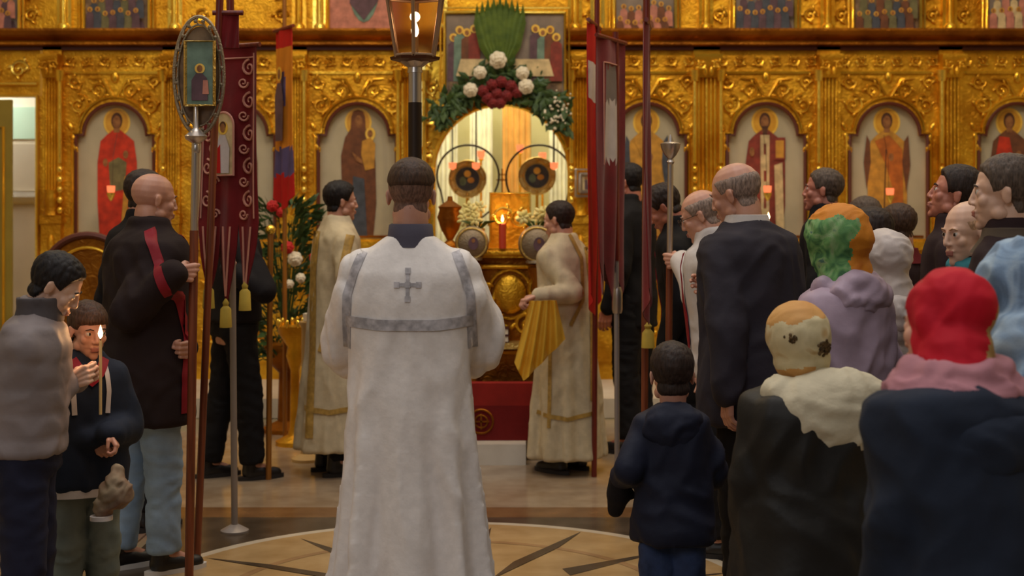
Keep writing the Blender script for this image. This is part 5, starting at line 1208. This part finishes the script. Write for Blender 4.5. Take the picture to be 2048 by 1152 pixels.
# right group
D = 9.3; X = PX(1267, D)
p, b = dressed('tall dark haired man in black standing between the red banners', X, D, 1.89, .238, 62, 1, (0, 4, 0), (None, None), 'skin_red', (('short', .012, .003, 0), 'hair_black'), .88, True, 'suit_black', .75, .02, 'suit_black', 7)
p.drape(b, 'white_collar', [(-.03, p.neck.z-.0), (0, p.neck.z-.1), (.0, p.neck.z-.16)], .05, 'white_shirt', 180, .008)
D = 7.55; X = PX(1378, D)
p, b = dressed('dark haired man bowing his head behind the silver topped pole', X, D, 1.76, .235, 78, 6, (0, 34, 0), (None, None), 'skin_red', (('short', .014, .004, 0), 'hair_dark'), .9, True, 'suit_black', .75, .02, 'suit_black', 8)
p.drape(b, 'red_sash', [(-.09, p.neck.z-.1), (-.04, 1.1), (-.03, .8)], .08, 'red_sash', 180, .008)
D = 6.62; X = PX(1448, D); hp_ = V((PX(1336, 6.95), 6.95, PZ(522, 6.95)))
p, b = dressed('man with glasses in a white shirt holding the silver topped pole', X, D, 1.715, .235, 74, 5, (0, 22, 0), (grip(hp_, (X, D+.3, 1.2), -1, .95, (-.5, -.4, -1), r=.033), None), 'skin', (('short', .008, .003, .07), 'hair_grey'), .95, True, 'white_shirt', .85, .034, 'suit_black', 9, name='shirt')
p.drape(b, 'red_sash', [(-.02, p.neck.z-.04), (.09, 1.28), (.10, 1.1), (.10, .88)], .07, 'red_sash', 120, .012); p.drape(b, 'red_sash', [(.05, p.neck.z-.06), (.08, 1.2), (.09, .9)], .06, 'red_sash', 180, .012)
m = MB(); m.tube([p.hp(x, y, z) for x, y, z in [(-.076, .0, .008), (-.066, .08, .008), (-.03, .105, .006), (0, .107, .01), (.03, .105, .006), (.066, .08, .008), (.076, .0, .008)]], .0016, 6)
for s in (-1, 1): m.tube([p.hp(s*.032+.022*cos(a), .103, .002+.016*sin(a)) for a in [2*pi*i/14 for i in range(15)]], .0015, 6)
m.build('glasses', 'dark_metal', p.root)
# elder
D = 5.7; X = PX(1512, D)
p, b = dressed('elderly balding man with grey hair in a dark suit jacket, seen from behind', X, D, 1.815, .25, 42, 4, (16, 16, -4), (dict(w=P(1460, 872, 5.42), d=(0, .1, -1), n=(1, .3, 0), curl=.35, hint=(-.5, -1, -.2)), dict(w=(X-.1, D+.36, 1.25), d=(-.6, .7, .3), n=(-.5, -.5, 0), curl=.6)),
   'skin', (('short', .0065, .002, .07), 'hair_grey'), 1.14, True, 'suit', .74, .03, 'suit_black', 10, .009, .008, name='suit_jacket', flare=.02, belly=.02)
m = MB(); m.loft([ring(p.neck+p.dir*z+V((0, 0.004, 0)), rx, rx*1.02, 2) for z, rx in ((-.05, .115), (-.01, .098), (.042, .084), (.044, .074), (-.03, .074))]); m.build('shirt_collar', 'white_shirt', p.root, 60)
# background heads right
D = 7.75; X = PX(1655, D)
p, b = dressed('ruddy man with dark grey hair facing left, above the orange headscarf', X, D, 1.825, .238, 66, 1, (6, -4, 0), (None, None), 'skin_red', (('short', .009, .003, 0), 'hair_salt'), .9, True, 'suit_black', .75, .02, 'suit_black', 11)
D = 8.35; X = PX(1738, D)
p, b = dressed('grey haired person far back, only the top of the head showing above dark hair', X, D, 1.67, .232, 46, 1, (0, 4, 0), (None, None), 'skin', (('short', .012, .003, 0), 'hair_salt'), .85, False, 'dark_knit', .75, .02, 'suit_black', 12)
D = 6.75; X = PX(1752, D)
p, b = dressed('woman with dark hair behind the white padded hood', X, D, 1.60, .232, 40, 1, (0, 4, 0), (None, None), 'skin', (('long', .026, .004, 0), 'hair_dark'), .85, False, 'dark_knit', .75, .02, 'suit_black', 13)
D = 7.35; X = PX(1806, D)
p, b = dressed('brown haired man with a red collar seen from behind, below the orange robed saint icon', X, D, 1.635, .235, 38, 1, (6, 4, 0), (None, None), 'skin', (('short', .009, .003, 0), 'hair_brown'), .9, False, 'dark_knit', .75, .02, 'suit_black', 14)
m = MB(); m.loft([ring(p.neck+p.dir*z, rx, rx*1.02, 2) for z, rx in ((-.06, .12), (-.01, .088), (.015, .082), (.018, .068), (-.03, .07))]); m.build('red_collar', 'dark_red', p.root, 60)
D = 6.15; X = PX(1908, D)
p, b = dressed('tall man with dark greying hair looking up, dark coat and white collar, facing left', X, D, 1.80, .245, 70, 0, (6, -14, 0), (None, None), 'skin_red', (('short', .014, .003, 0), 'hair_dark'), .9, True, 'dark_knit', .70, .02, 'suit_black', 15)
m = MB(); m.loft([ring(p.neck+p.dir*z, rx, rx*1.02, 2) for z, rx in ((-.05, .10), (-.01, .08), (.025, .074), (.027, .066), (-.03, .068))]); m.build('shirt_collar', 'white_shirt', p.root, 60)
D = 5.2; X = PX(1955, D)
p, b = dressed('pale faced bald person with a turquoise scarf, between the tall man and the red headscarf', X, D, 1.655, .235, 96, 1, (14, 6, 0), (None, None), 'skin_pale', (('short', .004, .001, .06), 'hair_blond'), .82, True, 'dark_knit', .72, .02, 'suit_black', 16)
m = MB(); m.sph(p.neck+V((0, 0, -.0)), (.095, .10, .05)); r_ = remesh(m, .008, 3); displace(r_, WR(.008, 18, (1, 1, 2), 2)); r_.build('scarf', 'turquoise', p.root, 180)
D = 4.6; X = PX(2030, D)
p, b = dressed('man with short grey brown hair in profile at the right edge, olive collar', X, D, 1.80, .245, 62, 1, (8, 0, 0), (None, None), 'skin_pale', (('short', .010, .003, 0), 'hair_salt'), .9, True, 'dark_knit', .72, .02, 'suit_black', 17)
m = MB(); m.loft([ring(p.neck+p.dir*z, rx, rx*1.02, 2) for z, rx in ((-.06, .13), (-.01, .095), (.02, .088), (.023, .07), (-.03, .072))]); m.build('collar', 'olive_collar', p.root, 60)
# scarf woman
def headscarf(p, mats, fn, rr=1.0, name='headscarf', disp=None, tail=True, point_=0, seed=0, low=True):
    m = MB(); m.sph((0, -.016, .036), (.090*rr, .112*rr, .097*rr), 20, 14); m.sph((0, -.01, -.04), (.080*rr, .088*rr, .085)); m.sph((-.072, -.01, -.005), (.018, .03, .04)); m.sph((.072, -.01, -.005), (.018, .03, .04))

    if point_: m.cap((0, -.05, .06), (0, -.10, .075), .06, .03)
    if low == 2: m.cap((0, -.03, -.07), (0, -.055, -.21), .084, .082)
    elif low: m.cap((0, -.03, -.08), (0, -.045, -.15), .078*rr, .085*rr)
    m.v = [p.HM @ v for v in m.v]; r_ = remesh(m, .008, 4); displace(r_, disp or WR(.006, 16, (1, 1, 1), seed))
    inv = p.HM.inverted(); keep = []
    def face_open(c): q = inv @ c; return q.y > .055 and q.z < .06 and abs(q.x) < .065
    r_.f = [f for f in r_.f if not face_open(sum((r_.v[i] for i in f), V())/len(f))]
    r_.m = [fn(inv @ (sum((r_.v[i] for i in f), V())/len(f))) for f in r_.f]
    o = r_.build(name, mats, p.root, 180); so = o.modifiers.new('s', 'SOLIDIFY'); so.thickness = .004; so.offset = -1; return o
D = 5.1; X = PX(1700, D)
p, b = dressed('woman in an orange and green headscarf and lavender hooded jacket, seen from behind', X, D, 1.61, .235, 34, 4, (0, 4, 0), (None, None),
   'skin', (('long', .01, .003, 0), 'hair_dark'), 1.0, True, 'lavender', .55, .03, 'suit_black', 18, .012, .03, name='jacket', flare=.02)
headscarf(p, ['scarf_orange', 'scarf_green'], lambda q: 1 if (lambda u: u < .035+.25*q.z+.04*noise.noise(q*26) and q.z < .10+.02*noise.noise(q*18))(q.x*.83-q.y*.56) else 0, 1.2, point_=1, seed=3)
m = MB(); nb = p.neck; m.sph(nb+V((0, -.075, -.05)), (.135, .085, .09)); m.cap(nb+V((-.1, -.02, -.02)), nb+V((-.05, .07, -.07)), .04, .03); m.cap(nb+V((.1, -.02, -.02)), nb+V((.05, .07, -.07)), .04, .03); r_ = remesh(m, .010, 4); displace(r_, WR(.014, 11, (1, 1, 1.2), 8)); r_.build('hood', 'lavender', p.root, 180)
D = 5.62; X = PX(1782, D)
p, b = dressed('person in a white padded jacket with the white hood pulled up, seen from behind', X, D, 1.52, .23, 30, 2, (0, 4, 0), (None, None), 'skin', (('long', .01, .003, 0), 'hair_dark'), .85, False, 'puffer_white', .60, .035, 'suit_black', 19, .01, .03, name='padded_jacket', disp=quilt(.09, .014, 19))
headscarf(p, ['puffer_white'], lambda q: 0, 1.08, 'hood', seed=6)
m = MB(); m.sph(p.neck+V((.02, -.08, -.08)), (.13, .08, .09)); r_ = remesh(m, .010, 4); displace(r_, WR(.012, 11, (1, 1, 1.2), 9)); r_.build('hood_collar', 'puffer_white', p.root, 180)
# child with spotted hat
D = 4.37; X = PX(1616, D)
p, b = dressed('child in a cream and orange hat and a black jacket with cream hood', X, D, 1.325, .232, 8, 2, (4, 4, -9), (None, None), 'skin', (('long', .006, .002, 0), 'hair_dark'), 1.32, True, 'black_jacket', .30, .045, 'suit_black', 20, .014, .02, name='jacket', flare=.05, arm_e=.04)
o = headscarf(p, ['hat_cream', 'hat_orange'], lambda q: 1 if q.z > .085+.02*noise.noise(q*20) or (q.z < -.06 and q.x < .0) else 0, 1.09, 'hat', disp=WR(.003, 14, (1, 1, 1), 5), low=False)
rnd = random.Random(4)
for cx_, cz_, n in ((.035, -.01, 46), (-.065, .035, 22)):
    m = MB()
    for i in range(n):
        a = rnd.uniform(0, 2*pi); r = (.030 if n > 30 else .017)*sqrt(rnd.random()); x = cx_+r*cos(a); z = cz_+r*sin(a)*.8; 
        yy = -.016-.112*1.09*sqrt(max(.02, 1-(x/(.09*1.09))**2-((z-.036)/(.1*1.09))**2)); m.sph((x, yy-.002, z), (.0055, .003, .0055), 6, 5)
    m.v = [p.HM @ v for v in m.v]; m.build('sequin_patch', 'sequin', p.root, 180)
m = MB(); nb = p.neck; m.sph(nb+V((.06, -.10, -.07)), (.19, .09, .13)); m.cap(nb+V((-.10, -.05, -.02)), nb+V((.17, -.07, -.12)), .055, .09); m.cap(nb+V((-.08, .05, -.02)), nb+V((.08, .05, -.02)), .04, .04); m.cap(nb+V((.12, -.08, -.12)), nb+V((.20, -.02, -.16)), .07, .06); r_ = remesh(m, .010, 4); displace(r_, WR(.009, 13, (1, 1, 1), 10)); r_.build('hood', 'cream_hood', p.root, 180)
# small boy
D = 5.0; X = PX(1346, D)
p, b = dressed('small dark haired boy in a navy jacket and blue jeans seen from behind', X, D, 1.15, .225, -4, 2, (6, 6, 0), (dict(w=P(1243, 960, D+.06), d=(-.15, .3, -.9), n=(1, 0, 0), curl=.5, hint=(-.15, -.8, -.4)), dict(w=(X+.14, D+.18, .62), d=(-.3, .8, 0), n=(-1, 0, 0), curl=.5)),
   'skin', (('short', .013, .004, 0), 'hair_dark'), 1.02, True, 'navy_dark', .74, .03, 'jeans_dark', 21, .012, .02, name='jacket', arm_e=.022, flare=.02)
m = MB(); m.sph(p.neck+V((0, -.065, -.06)), (.11, .06, .085)); r_ = remesh(m, .009, 4); displace(r_, WR(.01, 13, (1, 1, 1), 4)); r_.build('hood', 'navy_dark', p.root, 180)
m = MB(); a_ = p.arms[0]; m.cap(a_[3], a_[3]+a_[4]*.06, .045, .045); m.cap(a_[3]+a_[4]*.06, a_[3]+a_[4]*.12, .042, .03); m.cap(a_[3]+a_[4]*.03, a_[3]+a_[4]*.06+V((.045, .0, 0)), .022, .018); r_ = remesh(m, .007, 3); r_.build('mitten', 'coat_black', p.root, 180)
# foreground women
D = 3.3; X = PX(1955, D)
p, b = dressed('woman in a navy jacket, pink scarf and bright red headscarf, seen from behind', X, D, 1.50, .255, 30, 9, (6, 12, 16), (None, None), 'skin', (('long', .008, .002, 0), 'tan_hair' if 'tan_hair' in M else 'hair_mid'), 1.36, True, 'navy', .50, .05, 'suit_black', 22, .012, .02, name='jacket', flare=.03, belly=.02, arm_e=.04)
headscarf(p, ['red_beret', 'tan_scarf'], lambda q: 1 if (q.x > .01+.35*(q.z+.04) and q.z < .04) else 0, .93, 'headscarf', low=2, disp=WR(.006, 12, (1, 1, 1), 4))
m = MB(); nb = p.neck; pts = [nb+V((.135*cos(a), .12*sin(a)-.01, -.03+.0*cos(a))) for a in [2*pi*i/24 for i in range(25)]]; m.tube(pts, .042, 12); m.tube([q+V((0, 0, .04))*1+(nb-q)*.2 for q in pts], .034, 12); r_ = remesh(m, .009, 3); displace(r_, WR(.009, 12, (1, 1, 2.5), 3)); r_.build('pink_scarf', 'pink_scarf', p.root, 180)
m = MB(); m.sph(nb+V((0, -.15, -.14)), (.19, .08, .10)); m.cap(nb+V((-.15, -.06, -.10)), nb+V((.15, -.06, -.10)), .07, .07); r_ = remesh(m, .010, 4); displace(r_, WR(.008, 9, (1, 1, 1), 14)); r_.build('hood', 'navy', p.root, 180)
D = 3.75; X = PX(2078, D)
p, b = dressed('woman at the right edge with a large pale blue headscarf and pale coat', X, D, 1.53, .24, 26, 3, (0, 8, 0), (None, None), 'skin', (('long', .008, .002, 0), 'hair_mid'), .95, True, 'pale_coat', .40, .03, 'suit_black', 23, .012, .02, name='coat')
m = MB(); m.sph((0, -.02, .036), (.108, .13, .105), 20, 14); m.cap((0, -.04, -.04), (0, -.07, -.24), .10, .18); m.cap((-.05, -.06, -.15), (-.04, -.07, -.36), .11, .07); m.v = [p.HM @ v for v in m.v]; r_ = remesh(m, .008, 4); displace(r_, WR(.013, 9, (1.3, 1.3, .6), 7)); inv = p.HM.inverted()
r_.f = [f for f in r_.f if not (lambda q: q.y > .05 and abs(q.x) < .07 and q.z < .07)(inv @ (sum((r_.v[i] for i in f), V())/len(f)))]
r_.m = [1 if (lambda q: q.x > .01+.03*noise.noise(q*9) and q.y > -.11 and q.z < .04 and q.z > -.14)(inv @ (sum((r_.v[i] for i in f), V())/len(f))) else 0 for f in r_.f]; r_.build('headscarf', ['denim_scarf', 'purple'], p.root, 180)
